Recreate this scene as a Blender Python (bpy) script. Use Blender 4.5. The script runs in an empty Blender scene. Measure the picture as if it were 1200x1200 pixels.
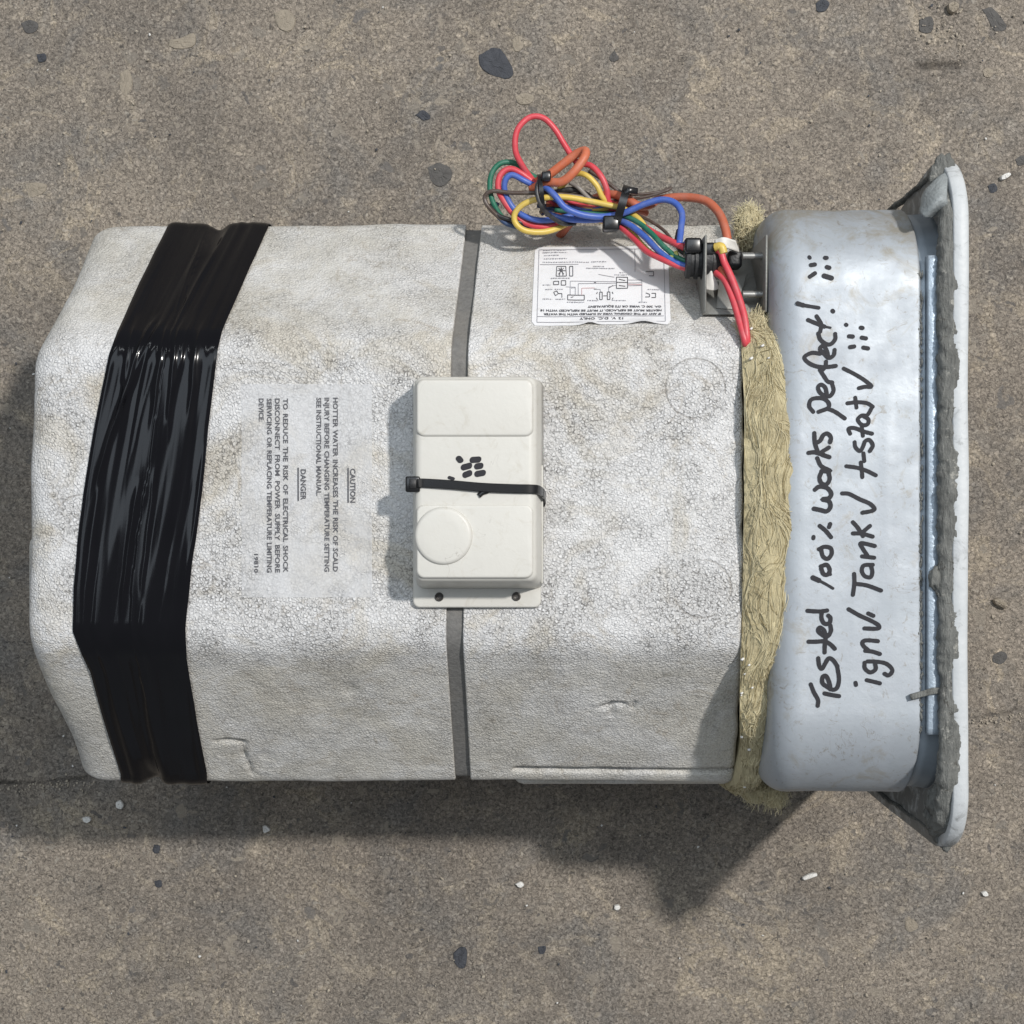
import bpy, bmesh, math, random
from mathutils import Vector, noise
R = random.Random(11)
PI = math.pi
scene = bpy.context.scene
COL = scene.collection

# ------------------------------------------------------------------ camera
CAMH = 1.18                      # camera height over the floor
def S(z): return 0.0005 * (CAMH - z) / 0.85   # metres per photo pixel at height z
def W(px, py, z): return Vector(((px - 600) * S(z), (600 - py) * S(z), z))
cam_d = bpy.data.cameras.new('camera'); cam = bpy.data.objects.new('camera', cam_d)
COL.objects.link(cam); cam.location = (0, 0, CAMH)
cam_d.angle = 2 * math.atan(600 * 0.0005 / 0.85)
cam_d.clip_start = 0.01; cam_d.clip_end = 50
scene.camera = cam
# ------------------------------------------------------------------ light
world = bpy.data.worlds.new('World'); scene.world = world; world.use_nodes = True
bg = world.node_tree.nodes['Background']
bg.inputs[0].default_value = (0.88, 0.94, 1.0, 1); bg.inputs[1].default_value = 0.215
def area(name, loc, target, power, sx, sy, col, shape='RECTANGLE'):
    l = bpy.data.lights.new(name, 'AREA'); l.energy = power; l.shape = shape
    l.size = sx; l.size_y = sy; l.color = col
    o = bpy.data.objects.new(name, l); COL.objects.link(o); o.location = loc
    o.rotation_euler = (Vector(target) - Vector(loc)).to_track_quat('-Z', 'Y').to_euler()
    return o
area('work_lamp', (1.80, 1.32, 3.75), (0, 0, 0.15), 152, 0.22, 0.22, (1.0, 0.96, 0.91), 'DISK')
area('ceiling_panel', (-0.35, 1.05, 3.0), (-0.3, 0.95, 0.0), 31, 3.2, 1.25, (0.80, 0.90, 1.0))
area('fluorescent_tube', (-0.9, 2.3, 2.7), (-0.2, 0.1, 0.2), 5, 1.2, 0.10, (0.92, 0.97, 1.0))
vs = scene.view_settings
vs.view_transform = 'Standard'; vs.look = 'None'; vs.gamma = 1; vs.exposure = 0.10
vs.use_curve_mapping = False

# ------------------------------------------------------------------ material helpers
class NT:
    def __init__(s, name, rough=0.6, metal=0.0):
        s.m = bpy.data.materials.new(name); s.m.use_nodes = True
        s.t = s.m.node_tree; s.b = s.t.nodes['Principled BSDF']
        s.b.inputs['Roughness'].default_value = rough; s.b.inputs['Metallic'].default_value = metal
        s.co = s.t.nodes.new('ShaderNodeTexCoord')
    def n(s, typ, **kw):
        nd = s.t.nodes.new(typ)
        for k, v in kw.items(): setattr(nd, k, v)
        return nd
    def l(s, a, b): s.t.links.new(a, b)
    def set(s, sock, v):
        if hasattr(v, 'is_output'): s.l(v, sock)
        else: sock.default_value = v
    def mapping(s, scale, src='Object', loc=(0,0,0)):
        m = s.n('ShaderNodeMapping'); s.l(s.co.outputs[src], m.inputs[0])
        m.inputs['Scale'].default_value = scale; m.inputs['Location'].default_value = loc
        return m.outputs[0]
    def noise(s, scale, detail=4, rough=0.55, vec=None, dist=0.0):
        nd = s.n('ShaderNodeTexNoise'); nd.inputs['Scale'].default_value = scale
        nd.inputs['Detail'].default_value = detail; nd.inputs['Roughness'].default_value = rough
        nd.inputs['Distortion'].default_value = dist
        s.l(vec if vec is not None else s.co.outputs['Object'], nd.inputs['Vector'])
        return nd.outputs[0]
    def vor(s, scale, feature='F1', vec=None, out='Distance', rnd=1.0):
        nd = s.n('ShaderNodeTexVoronoi', feature=feature); nd.inputs['Scale'].default_value = scale
        nd.inputs['Randomness'].default_value = rnd
        s.l(vec if vec is not None else s.co.outputs['Object'], nd.inputs['Vector'])
        return nd.outputs[out]
    def ramp(s, f, stops, interp='LINEAR'):
        r = s.n('ShaderNodeValToRGB'); r.color_ramp.interpolation = interp
        e = r.color_ramp.elements
        while len(e) < len(stops): e.new(0.5)
        for i, (p, c) in enumerate(stops):
            e[i].position = p
            if isinstance(c, (int, float)): c = (c, c, c)
            e[i].color = (*c, 1)
        s.l(f, r.inputs[0]); return r.outputs[0]
    def math(s, op, a, b=None, clamp=False):
        nd = s.n('ShaderNodeMath', operation=op); nd.use_clamp = clamp
        s.set(nd.inputs[0], a)
        if b is not None: s.set(nd.inputs[1], b)
        return nd.outputs[0]
    def mix(s, f, a, b, mode='MIX'):
        nd = s.n('ShaderNodeMix', data_type='RGBA', blend_type=mode)
        s.set(nd.inputs[0], f)
        for i, v in ((6, a), (7, b)):
            if isinstance(v, tuple) and len(v) == 3: v = (*v, 1)
            s.set(nd.inputs[i], v)
        return nd.outputs[2]
    def bump(s, h, dist, strength=1.0, normal=None):
        nd = s.n('ShaderNodeBump'); nd.inputs['Distance'].default_value = dist
        nd.inputs['Strength'].default_value = strength; s.l(h, nd.inputs['Height'])
        if normal is not None: s.l(normal, nd.inputs['Normal'])
        return nd.outputs[0]
    def color(s, c): s.set(s.b.inputs['Base Color'], (*c, 1) if isinstance(c, tuple) and len(c) == 3 else c)
    def rough(s, v): s.set(s.b.inputs['Roughness'], v)
    def normal(s, v): s.l(v, s.b.inputs['Normal'])

def simple(name, col, rough=0.5, metal=0.0, var=0.12, scale=60, bump=0.0):
    t = NT(name, rough, metal)
    n = t.noise(scale, 4)
    a = tuple(min(1, c * (1 + var)) for c in col); b = tuple(c * (1 - var) for c in col)
    t.color(t.mix(n, b, a))
    if bump: t.normal(t.bump(t.noise(scale * 6, 3), bump))
    return t.m

def mat_concrete():
    t = NT('concrete', 0.85)
    big = t.noise(7, 4, 0.6)
    mid = t.noise(34, 4, 0.65, dist=0.7)
    fine = t.noise(420, 4, 0.72, dist=0.9)
    c = t.mix(t.ramp(big, [(0.36, 0.0), (0.64, 1.0)]), (0.205, 0.179, 0.152), (0.310, 0.266, 0.218))
    c = t.mix(t.ramp(t.noise(12, 4, 0.65, dist=0.8), [(0.50, 0.0), (0.66, 0.55)]), c, (0.190, 0.182, 0.172))
    c = t.mix(t.ramp(mid, [(0.55, 0.0), (0.70, 0.75)]), c, (0.400, 0.342, 0.268))
    tan = t.math('MULTIPLY', t.ramp(t.noise(17, 5, 0.72, dist=1.4), [(0.560, 0.0), (0.600, 0.70)]), t.ramp(big, [(0.42, 0.3), (0.6, 1.0)]))
    c = t.mix(tan, c, (0.415, 0.350, 0.265))
    c = t.mix(t.ramp(mid, [(0.28, 0.6), (0.38, 0.0)]), c, (0.130, 0.122, 0.115))
    c = t.mix(1.0, c, t.ramp(fine, [(0.33, 0.36), (0.50, 1.0), (0.65, 1.68)]), 'MULTIPLY')
    wob = t.n('ShaderNodeMixRGB'); wob.blend_type = 'ADD'; wob.inputs[0].default_value = 0.03
    ns = t.n('ShaderNodeTexNoise'); ns.inputs['Scale'].default_value = 75; ns.inputs['Detail'].default_value = 3
    t.l(t.co.outputs['Object'], ns.inputs['Vector'])
    t.l(t.co.outputs['Object'], wob.inputs[1]); t.l(ns.outputs[1], wob.inputs[2]); wv = wob.outputs[0]
    for sc, thr, lo, hi in ((48, 0.24, (0.150, 0.145, 0.142), (0.40, 0.345, 0.275)), (105, 0.30, (0.10, 0.096, 0.095), (0.43, 0.375, 0.305)), (230, 0.32, (0.06, 0.056, 0.052), (0.50, 0.45, 0.38))):
        nd = t.n('ShaderNodeTexVoronoi'); nd.inputs['Scale'].default_value = sc; t.l(wv, nd.inputs['Vector'])
        sep = t.n('ShaderNodeSeparateColor'); t.l(nd.outputs['Color'], sep.inputs[0])
        m = t.math('MULTIPLY', t.ramp(sep.outputs[0], [(0.76, 0.0), (0.78, 1.0)]), t.ramp(nd.outputs['Distance'], [(thr * 0.9, 0.75), (thr * 1.15, 0.0)]))
        c = t.mix(m, c, t.mix(sep.outputs[1], lo, hi))
    at = t.n('ShaderNodeAttribute'); at.attribute_name = 'dirt'
    c = t.mix(at.outputs['Fac'], c, (0.035, 0.031, 0.027))
    t.color(c)
    t.normal(t.bump(fine, 0.0030, 0.85))
    return t.m

def mat_foam():
    t = NT('bead_foam', 0.75)
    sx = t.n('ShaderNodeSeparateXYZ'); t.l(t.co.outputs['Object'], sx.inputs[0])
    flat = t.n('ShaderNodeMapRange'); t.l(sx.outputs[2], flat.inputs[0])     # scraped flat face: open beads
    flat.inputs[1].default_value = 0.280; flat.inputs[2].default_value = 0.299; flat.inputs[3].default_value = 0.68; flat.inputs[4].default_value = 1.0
    nd = t.n('ShaderNodeTexVoronoi', feature='DISTANCE_TO_EDGE'); nd.inputs['Scale'].default_value = 500
    t.l(t.co.outputs['Object'], nd.inputs['Vector']); e = nd.outputs['Distance']
    patch = t.ramp(t.noise(26, 4, 0.65, dist=0.5), [(0.38, 0.30), (0.62, 1.0)])
    spot = t.ramp(t.noise(420, 3, 0.75), [(0.44, 0.0), (0.58, 1.0)])
    crev = t.math('MULTIPLY', t.math('MULTIPLY', t.ramp(e, [(0.08, 1.0), (0.34, 0.0)]), spot), t.math('MULTIPLY', patch, flat.outputs[0]))
    c = t.mix(t.noise(10, 3, 0.6), (0.74, 0.742, 0.75), (0.82, 0.82, 0.825))
    c = t.mix(t.ramp(t.noise(14, 5, 0.68, dist=1.0), [(0.48, 0.0), (0.64, 0.72)]), c, (0.59, 0.535, 0.43))
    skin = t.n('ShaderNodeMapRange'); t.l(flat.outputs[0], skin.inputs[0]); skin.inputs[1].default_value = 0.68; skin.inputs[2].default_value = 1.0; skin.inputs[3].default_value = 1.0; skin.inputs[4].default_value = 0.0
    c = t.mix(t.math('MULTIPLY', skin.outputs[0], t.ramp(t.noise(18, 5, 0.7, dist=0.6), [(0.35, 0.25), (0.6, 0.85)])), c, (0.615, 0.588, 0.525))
    c = t.mix(t.ramp(t.noise(44, 5, 0.75, dist=1.5), [(0.56, 0.0), (0.70, 0.62)]), c, (0.42, 0.365, 0.29))
    c = t.mix(t.math('MULTIPLY', t.ramp(t.noise(420, 2, 0.7), [(0.35, 0.55), (0.60, 0.0)]), patch), c, (0.40, 0.385, 0.36))
    c = t.mix(t.math('MULTIPLY', crev, 0.86), c, (0.115, 0.108, 0.10))
    ringsum = None
    for px, py, r in ((815, 455, 35), (823, 690, 34), (600, 468, 45), (216, 690, 17), (95, 610, 30)):
        p = W(px, py, 0.30); rr = r * S(0.30)
        cm = t.n('ShaderNodeCombineXYZ'); t.l(sx.outputs[0], cm.inputs[0]); t.l(sx.outputs[1], cm.inputs[1])
        vd = t.n('ShaderNodeVectorMath', operation='DISTANCE'); t.l(cm.outputs[0], vd.inputs[0]); vd.inputs[1].default_value = (p.x, p.y, 0)
        g = t.math('SUBTRACT', 1.0, t.math('DIVIDE', t.math('ABSOLUTE', t.math('SUBTRACT', vd.outputs['Value'], rr)), 0.0009), True)
        ringsum = g if ringsum is None else t.math('MAXIMUM', ringsum, g)
    ringsum = t.math('MULTIPLY', ringsum, t.ramp(t.noise(40, 2), [(0.42, 0.0), (0.56, 1.0)]))
    ringsum = t.math('MULTIPLY', ringsum, t.math('GREATER_THAN', sx.outputs[2], 0.285))
    c = t.mix(t.math('MULTIPLY', ringsum, 0.6), c, (0.22, 0.20, 0.18))
    # scattered hair scratches
    sc = t.n('ShaderNodeTexNoise'); sc.inputs['Scale'].default_value = 23; sc.inputs['Detail'].default_value = 3; sc.inputs['Distortion'].default_value = 1.2
    t.l(t.co.outputs['Object'], sc.inputs['Vector'])
    line = t.math('SUBTRACT', 1.0, t.math('DIVIDE', t.math('ABSOLUTE', t.math('SUBTRACT', sc.outputs[0], 0.5)), 0.006), True)
    line = t.math('MULTIPLY', line, t.ramp(t.noise(13, 2), [(0.57, 0.0), (0.63, 0.6)]))
    c = t.mix(line, c, (0.26, 0.24, 0.21))
    t.color(c)
    h = t.math('SUBTRACT', t.math('MULTIPLY', t.ramp(e, [(0.0, 0.0), (0.28, 1.0)]), flat.outputs[0]), t.math('MULTIPLY', ringsum, 1.2))
    nn = t.bump(h, 0.0008, 0.6)
    t.normal(t.bump(t.noise(240, 4, 0.8), 0.0022, 0.75, nn))
    return t.m

def mat_strap():
    t = NT('grey_band', 0.8)
    c = t.mix(t.noise(300, 4, 0.7), (0.08, 0.078, 0.076), (0.23, 0.225, 0.215))
    c = t.mix(t.ramp(t.noise(30, 5), [(0.5, 0), (0.75, 0.5)]), c, (0.23, 0.21, 0.18))
    t.color(c); t.normal(t.bump(t.noise(500, 3), 0.0008, 0.7)); return t.m

def mat_tape():
    t = NT('black_tape', 0.2)
    t.b.inputs['Specular IOR Level'].default_value = 0.24
    u = t.mapping((2.6, 0.45, 1), 'UV'); u2 = t.mapping((8, 0.5, 1), 'UV', (3, 1, 0))
    t.color(t.mix(t.noise(40, 2), (0.0036, 0.0036, 0.0050), (0.0062, 0.0062, 0.008)))
    t.rough(t.ramp(t.noise(1.0, 3, 0.6, u2), [(0.35, 0.08), (0.7, 0.19)]))
    h = t.bump(t.noise(1.0, 2, 0.45, u), 0.012, 0.42)
    t.normal(t.bump(t.noise(1.0, 2, 0.4, u2), 0.0017, 0.4, h)); return t.m

def mat_pan():
    t = NT('galvanised_steel', 0.55, 0.34)
    t.b.inputs['Specular IOR Level'].default_value = 0.5
    v = t.mapping((60, 4, 20)); streak = t.noise(1.0, 5, 0.6, v)
    c = t.mix(streak, (0.345, 0.378, 0.415), (0.455, 0.490, 0.525))
    c = t.mix(t.ramp(t.noise(26, 5, 0.65), [(0.4, 0), (0.7, 0.5)]), c, (0.375, 0.40, 0.44))
    # dried mud and stains, heavier on the upper shoulder
    sx = t.n('ShaderNodeSeparateXYZ'); t.l(t.co.outputs['Object'], sx.inputs[0])
    mr = t.n('ShaderNodeMapRange'); t.l(sx.outputs[1], mr.inputs[0])
    mr.inputs[1].default_value = 0.11; mr.inputs[2].default_value = 0.185
    mr.inputs[3].default_value = 0.0; mr.inputs[4].default_value = 0.16
    st = t.math('ADD', t.noise(34, 7, 0.72, dist=0.9), mr.outputs[0])
    c = t.mix(t.ramp(st, [(0.56, 0.0), (0.74, 0.85)]), c, (0.30, 0.275, 0.225))
    c = t.mix(t.ramp(t.noise(95, 5, 0.8, dist=2.0), [(0.58, 0.0), (0.67, 0.75)]), c, (0.25, 0.23, 0.20))
    sc = t.noise(30, 3, 0.6, dist=2.0)
    ln = t.math('SUBTRACT', 1.0, t.math('DIVIDE', t.math('ABSOLUTE', t.math('SUBTRACT', sc, 0.5)), 0.007), True)
    c = t.mix(t.math('MULTIPLY', ln, t.ramp(t.noise(19, 2), [(0.60, 0.0), (0.68, 0.7)])), c, (0.22, 0.20, 0.18))
    t.color(c)
    t.rough(t.ramp(t.noise(50, 3), [(0.3, 0.46), (0.7, 0.66)]))
    t.normal(t.bump(t.noise(170, 3), 0.0006, 0.3, t.bump(streak, 0.0006, 0.2))); return t.m

def mat_paint():
    t = NT('worn_white_paint', 0.5)
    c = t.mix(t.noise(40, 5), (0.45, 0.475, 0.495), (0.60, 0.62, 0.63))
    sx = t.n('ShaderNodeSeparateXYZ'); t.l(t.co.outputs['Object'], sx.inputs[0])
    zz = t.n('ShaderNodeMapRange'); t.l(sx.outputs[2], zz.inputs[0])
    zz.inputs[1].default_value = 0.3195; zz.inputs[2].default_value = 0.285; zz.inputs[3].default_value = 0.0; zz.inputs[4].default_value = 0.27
    wear_shade = t.ramp(t.math('ADD', t.noise(60, 6, 0.75, dist=1.0), zz.outputs[0]), [(0.56, 0.0), (0.76, 0.9)])
    c = t.mix(wear_shade, c, (0.145, 0.147, 0.142))  # corner wear, plus the back face's shade painted in as darker grey lower down
    t.color(c); t.normal(t.bump(t.noise(150, 5), 0.0012, 0.5)); return t.m

def mat_caulk():
    t = NT('old_butyl_putty', 0.8)
    v = t.mapping((300, 60, 160))
    c = t.mix(t.ramp(t.noise(1.0, 4, 0.7, v), [(0.3, 0.0), (0.7, 1.0)]), (0.105, 0.108, 0.102), (0.24, 0.243, 0.228))
    c = t.mix(t.ramp(t.noise(110, 4, 0.8), [(0.58, 0), (0.68, 0.9)]), c, (0.42, 0.41, 0.37))
    c = t.mix(t.ramp(t.noise(75, 4, 0.8, dist=2), [(0.60, 0), (0.68, 0.85)]), c, (0.06, 0.056, 0.046))
    t.color(c); t.normal(t.bump(t.noise(1.0, 5, 0.75, v), 0.004, 0.9)); return t.m

def mat_glasswool():
    t = NT('glass_wool', 0.95)
    v = t.mapping((330, 70, 160)); n = t.noise(1.0, 5, 0.75, v, 3.0)
    c = t.mix(n, (0.46, 0.385, 0.21), (0.76, 0.68, 0.455))
    c = t.mix(t.ramp(t.noise(40, 5, 0.7), [(0.45, 0), (0.7, 0.7)]), c, (0.30, 0.245, 0.14))
    t.color(c); t.normal(t.bump(n, 0.003, 0.8)); return t.m

def mat_plastic():
    t = NT('cream_plastic', 0.42)
    c = t.mix(t.noise(14, 4), (0.565, 0.550, 0.505), (0.630, 0.618, 0.578))
    c = t.mix(t.ramp(t.noise(60, 6, 0.75, dist=1.2), [(0.55, 0), (0.74, 0.5)]), c, (0.42, 0.38, 0.30))
    sc = t.noise(26, 3, 0.6, dist=1.5)
    ln = t.math('SUBTRACT', 1.0, t.math('DIVIDE', t.math('ABSOLUTE', t.math('SUBTRACT', sc, 0.5)), 0.005), True)
    c = t.mix(t.math('MULTIPLY', ln, t.ramp(t.noise(24, 2), [(0.57, 0.0), (0.64, 0.55)])), c, (0.22, 0.20, 0.17))
    t.color(c); t.rough(t.ramp(t.noise(80, 4), [(0.3, 0.34), (0.7, 0.52)]))
    t.normal(t.bump(t.noise(240, 3), 0.0004, 0.35)); return t.m

def mat_label(name, base):
    t = NT(name, 0.45)
    c = t.mix(t.noise(20, 5), tuple(b * 0.94 for b in base), base)
    c = t.mix(t.ramp(t.noise(55, 6, 0.75, dist=1.0), [(0.6, 0), (0.75, 0.55)]), c, (0.50, 0.47, 0.41))
    t.color(c); t.normal(t.bump(t.noise(90, 4), 0.0015, 0.4)); return t.m

def mat_caution():
    t = NT('clear_label_film', 0.4)
    t.color((0.78, 0.785, 0.80))
    t.set(t.b.inputs['Alpha'], t.ramp(t.noise(30, 5, 0.7, dist=1.0), [(0.38, 0.50), (0.62, 0.22)]))
    t.normal(t.bump(t.noise(60, 4), 0.002, 0.4)); return t.m

def wire_mat(name, col, rough=0.42):
    t = NT(name, rough)
    a = tuple(min(1, c * 1.15 + 0.01) for c in col); b = tuple(c * 0.82 for c in col)
    c = t.mix(t.noise(70, 4), b, a)
    c = t.mix(t.ramp(t.noise(130, 5, 0.7), [(0.45, 0), (0.75, 0.55)]), c, tuple(0.55 * x + 0.13 for x in col))
    t.color(c); t.normal(t.bump(t.noise(200, 3), 0.0005, 0.4)); return t.m

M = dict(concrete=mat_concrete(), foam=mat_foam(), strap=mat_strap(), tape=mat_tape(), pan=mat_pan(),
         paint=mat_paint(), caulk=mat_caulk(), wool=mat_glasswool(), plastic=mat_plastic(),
         label=mat_label('paper_label', (0.80, 0.80, 0.815)), caution=mat_caution(),
         fibre=simple('glass_fibre', (0.66, 0.59, 0.39), 0.8, var=0.35, scale=90),
         fibre_dark=simple('dirty_fibre', (0.36, 0.295, 0.16), 0.9, var=0.3, scale=90),
         ink=simple('black_marker_ink', (0.012, 0.012, 0.017), 0.7, var=0.35, scale=120),
         print=simple('printed_ink', (0.075, 0.075, 0.085), 0.6, var=0.3, scale=300),
         print_grey=simple('faded_ink', (0.30, 0.30, 0.33), 0.6, var=0.2, scale=300),
         print_red=simple('red_ink', (0.62, 0.38, 0.38), 0.6, var=0.1, scale=300),
         nylon=simple('black_nylon', (0.010, 0.010, 0.011), 0.27, var=0.2),
         rubber=simple('black_rubber', (0.018, 0.018, 0.019), 0.5, var=0.3, bump=0.0004),
         foil=simple('grey_sealant_skin', (0.30, 0.325, 0.33), 0.5, 0.1, var=0.3, scale=110, bump=0.0008),
         bracket=simple('dull_grey_steel', (0.23, 0.23, 0.215), 0.5, 0.25, var=0.3, scale=70, bump=0.0004),
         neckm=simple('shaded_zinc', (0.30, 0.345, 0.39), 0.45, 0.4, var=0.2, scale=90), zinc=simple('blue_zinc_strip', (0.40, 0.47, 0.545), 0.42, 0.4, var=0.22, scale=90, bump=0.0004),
         screw=simple('steel_screw', (0.30, 0.30, 0.29), 0.45, 0.6, var=0.2),
         hole=simple('dark_screw_head', (0.07, 0.065, 0.06), 0.45, 0.4, var=0.3, scale=400),
         white=simple('white_nylon', (0.70, 0.68, 0.64), 0.5, var=0.1),
         stone_dark=simple('slate_stone', (0.060, 0.064, 0.075), 0.75, var=0.4, scale=180, bump=0.001),
         stone_grey=simple('grey_stone', (0.105, 0.100, 0.095), 0.8, var=0.35, scale=180, bump=0.001),
         stone_pale=simple('pale_stone', (0.33, 0.285, 0.225), 0.8, var=0.25, scale=200, bump=0.001),
         crumb=simple('foam_crumb_white', (0.74, 0.73, 0.70), 0.7, var=0.08, bump=0.0005),
         grit=simple('tan_grit', (0.40, 0.35, 0.28), 0.85, var=0.3, scale=300),
         red=wire_mat('red_wire_insulation', (0.62, 0.055, 0.075)), orange=wire_mat('orange_silicone_cable', (0.46, 0.115, 0.055), 0.5),
         brickorange=wire_mat('bright_orange_silicone', (0.56, 0.14, 0.06), 0.5),
         yellow=wire_mat('yellow_wire_insulation', (0.66, 0.47, 0.085)), blue=wire_mat('blue_wire_insulation', (0.05, 0.115, 0.44)),
         green=wire_mat('green_wire_insulation', (0.012, 0.145, 0.085)), brown=wire_mat('brown_wire_insulation', (0.075, 0.05, 0.038)),
         black=wire_mat('black_wire_insulation', (0.012, 0.012, 0.013)), lime=wire_mat('yellow_green_sleeve', (0.42, 0.43, 0.10)),
         grey=wire_mat('grey_wire_insulation', (0.24, 0.22, 0.20)), navy=wire_mat('navy_wire_insulation', (0.02, 0.05, 0.13)))

# ------------------------------------------------------------------ geometry helpers
def obj(name, verts, faces, mat, parent=None, smooth=True, recalc=True, uv=None):
    me = bpy.data.meshes.new(name); me.from_pydata([tuple(v) for v in verts], [], faces)
    me.materials.append(M[mat] if isinstance(mat, str) else mat)
    if recalc:
        bm = bmesh.new(); bm.from_mesh(me); bmesh.ops.recalc_face_normals(bm, faces=bm.faces); bm.to_mesh(me); bm.free()
    if smooth: me.polygons.foreach_set('use_smooth', [True] * len(me.polygons))
    if uv:
        lay = me.uv_layers.new(name='UVMap')
        for lp in me.loops: lay.data[lp.index].uv = uv[lp.vertex_index]
    o = bpy.data.objects.new(name, me); COL.objects.link(o)
    if parent: o.parent = parent
    return o
def empty(name, loc=(0, 0, 0), parent=None):
    o = bpy.data.objects.new(name, None); COL.objects.link(o); o.location = loc; o.empty_display_size = 0.05
    if parent: o.parent = parent
    return o
def sharp(o, ang=35):
    me = o.data
    try: me.set_sharp_from_angle(angle=math.radians(ang))
    except Exception: pass
    return o
class MB:
    def __init__(s): s.v = []; s.f = []
    def add(s, v, f):
        b = len(s.v); s.v += list(v); s.f += [tuple(i + b for i in q) for q in f]
    def build(s, name, mat, parent=None, smooth=True, **k): return obj(name, s.v, s.f, mat, parent, smooth, **k)
def lerp(a, b, t): return a + (b - a) * t
def interp(x, pts):
    if x <= pts[0][0]: return pts[0][1]
    for (x0, y0), (x1, y1) in zip(pts, pts[1:]):
        if x <= x1: return lerp(y0, y1, (x - x0) / (x1 - x0))
    return pts[-1][1]
def sm(a, b, x):
    t = max(0, min(1, (x - a) / (b - a))); return t * t * (3 - 2 * t)
def catmull(pts, per=8):
    pts = [Vector(p) for p in pts]
    if len(pts) == 2: return [pts[0].lerp(pts[1], i / per) for i in range(per + 1)]
    P = [pts[0] * 2 - pts[1]] + pts + [pts[-1] * 2 - pts[-2]]
    out = []
    for i in range(1, len(P) - 2):
        p0, p1, p2, p3 = P[i - 1:i + 3]
        for k in range(per):
            t = k / per
            out.append(0.5 * ((2 * p1) + (p2 - p0) * t + (2 * p0 - 5 * p1 + 4 * p2 - p3) * t * t + (3 * p1 - p0 - 3 * p2 + p3) * t ** 3))
    out.append(P[-2]); return out
def tube(path, rad, sides=8, caps=True):
    v, f = [], []; n = len(path); up = Vector((0.13, 0.21, 0.97)); prev = None
    for i, p in enumerate(path):
        tg = (path[min(i + 1, n - 1)] - path[max(i - 1, 0)])
        tg = tg.normalized() if tg.length > 1e-9 else Vector((1, 0, 0))
        if prev is None:
            a = tg.cross(up)
            if a.length < 1e-3: a = tg.cross(Vector((1, 0, 0)))
        else: a = prev - tg * prev.dot(tg)
        a.normalize(); prev = a; b = tg.cross(a)
        r = rad(i / (n - 1)) if callable(rad) else rad
        for k in range(sides):
            t = 2 * PI * k / sides; v.append(p + (a * math.cos(t) + b * math.sin(t)) * r)
    for i in range(n - 1):
        for k in range(sides):
            k2 = (k + 1) % sides; f.append((i * sides + k, i * sides + k2, (i + 1) * sides + k2, (i + 1) * sides + k))
    if caps: f.append(tuple(range(sides))[::-1]); f.append(tuple((n - 1) * sides + k for k in range(sides)))
    return v, f
def rrect(x0, x1, y0, y1, r, seg=6):
    pts = []
    for cx, cy, a0 in ((x1 - r, y1 - r, 0), (x0 + r, y1 - r, 90), (x0 + r, y0 + r, 180), (x1 - r, y0 + r, 270)):
        for k in range(seg + 1):
            a = math.radians(a0 + 90 * k / seg); pts.append((cx + r * math.cos(a), cy + r * math.sin(a)))
    return pts
def loft(rings, cap0=True, cap1=True):
    n = len(rings[0]); v = [p for r in rings for p in r]; f = []
    for i in range(len(rings) - 1):
        for k in range(n):
            k2 = (k + 1) % n; f.append((i * n + k, i * n + k2, (i + 1) * n + k2, (i + 1) * n + k))
    if cap0: f.append(tuple(range(n))[::-1])
    if cap1: f.append(tuple((len(rings) - 1) * n + k for k in range(n)))
    return v, f
def block(base, top, z0, z1, rc, bev, seg=6, bs=5):
    """rounded block lofted between a base and a top rectangle (x0,x1,y0,y1) with a rounded upper edge"""
    rings = []
    def rect(t, ins):
        q = [lerp(a, b, t) for a, b in zip(base, top)]
        return rrect(q[0] + ins, q[1] - ins, q[2] + ins, q[3] - ins, max(0.0003, rc - ins * 0.6), seg)
    h = z1 - z0
    rings.append([(x, y, z0) for x, y in rect(0, 0)])
    tb = 1 - bev / h
    rings.append([(x, y, lerp(z0, z1, tb * 0.5)) for x, y in rect(tb * 0.5, 0)])
    for k in range(bs + 1):
        a = PI / 2 * k / bs
        z = z1 - bev + bev * math.sin(a); rings.append([(x, y, z) for x, y in rect((z - z0) / h, bev * (1 - math.cos(a)))])
    return loft(rings)
def boxv(x0, x1, y0, y1, z0, z1):
    v = [(x, y, z) for z in (z0, z1) for y in (y0, y1) for x in (x0, x1)]
    return v, [(0, 2, 3, 1), (4, 5, 7, 6), (0, 1, 5, 4), (2, 6, 7, 3), (0, 4, 6, 2), (1, 3, 7, 5)]
def bevel(o, w, seg=2):
    bm = bmesh.new(); bm.from_mesh(o.data)
    bmesh.ops.bevel(bm, geom=list(bm.edges), offset=w, segments=seg, affect='EDGES', profile=0.5)
    bm.to_mesh(o.data); bm.free(); o.data.polygons.foreach_set('use_smooth', [True] * len(o.data.polygons)); return o
def N(p, f, o=0.0): return noise.noise(Vector((p[0] * f + o, p[1] * f - o, p[2] * f + 2 * o)))

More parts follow.
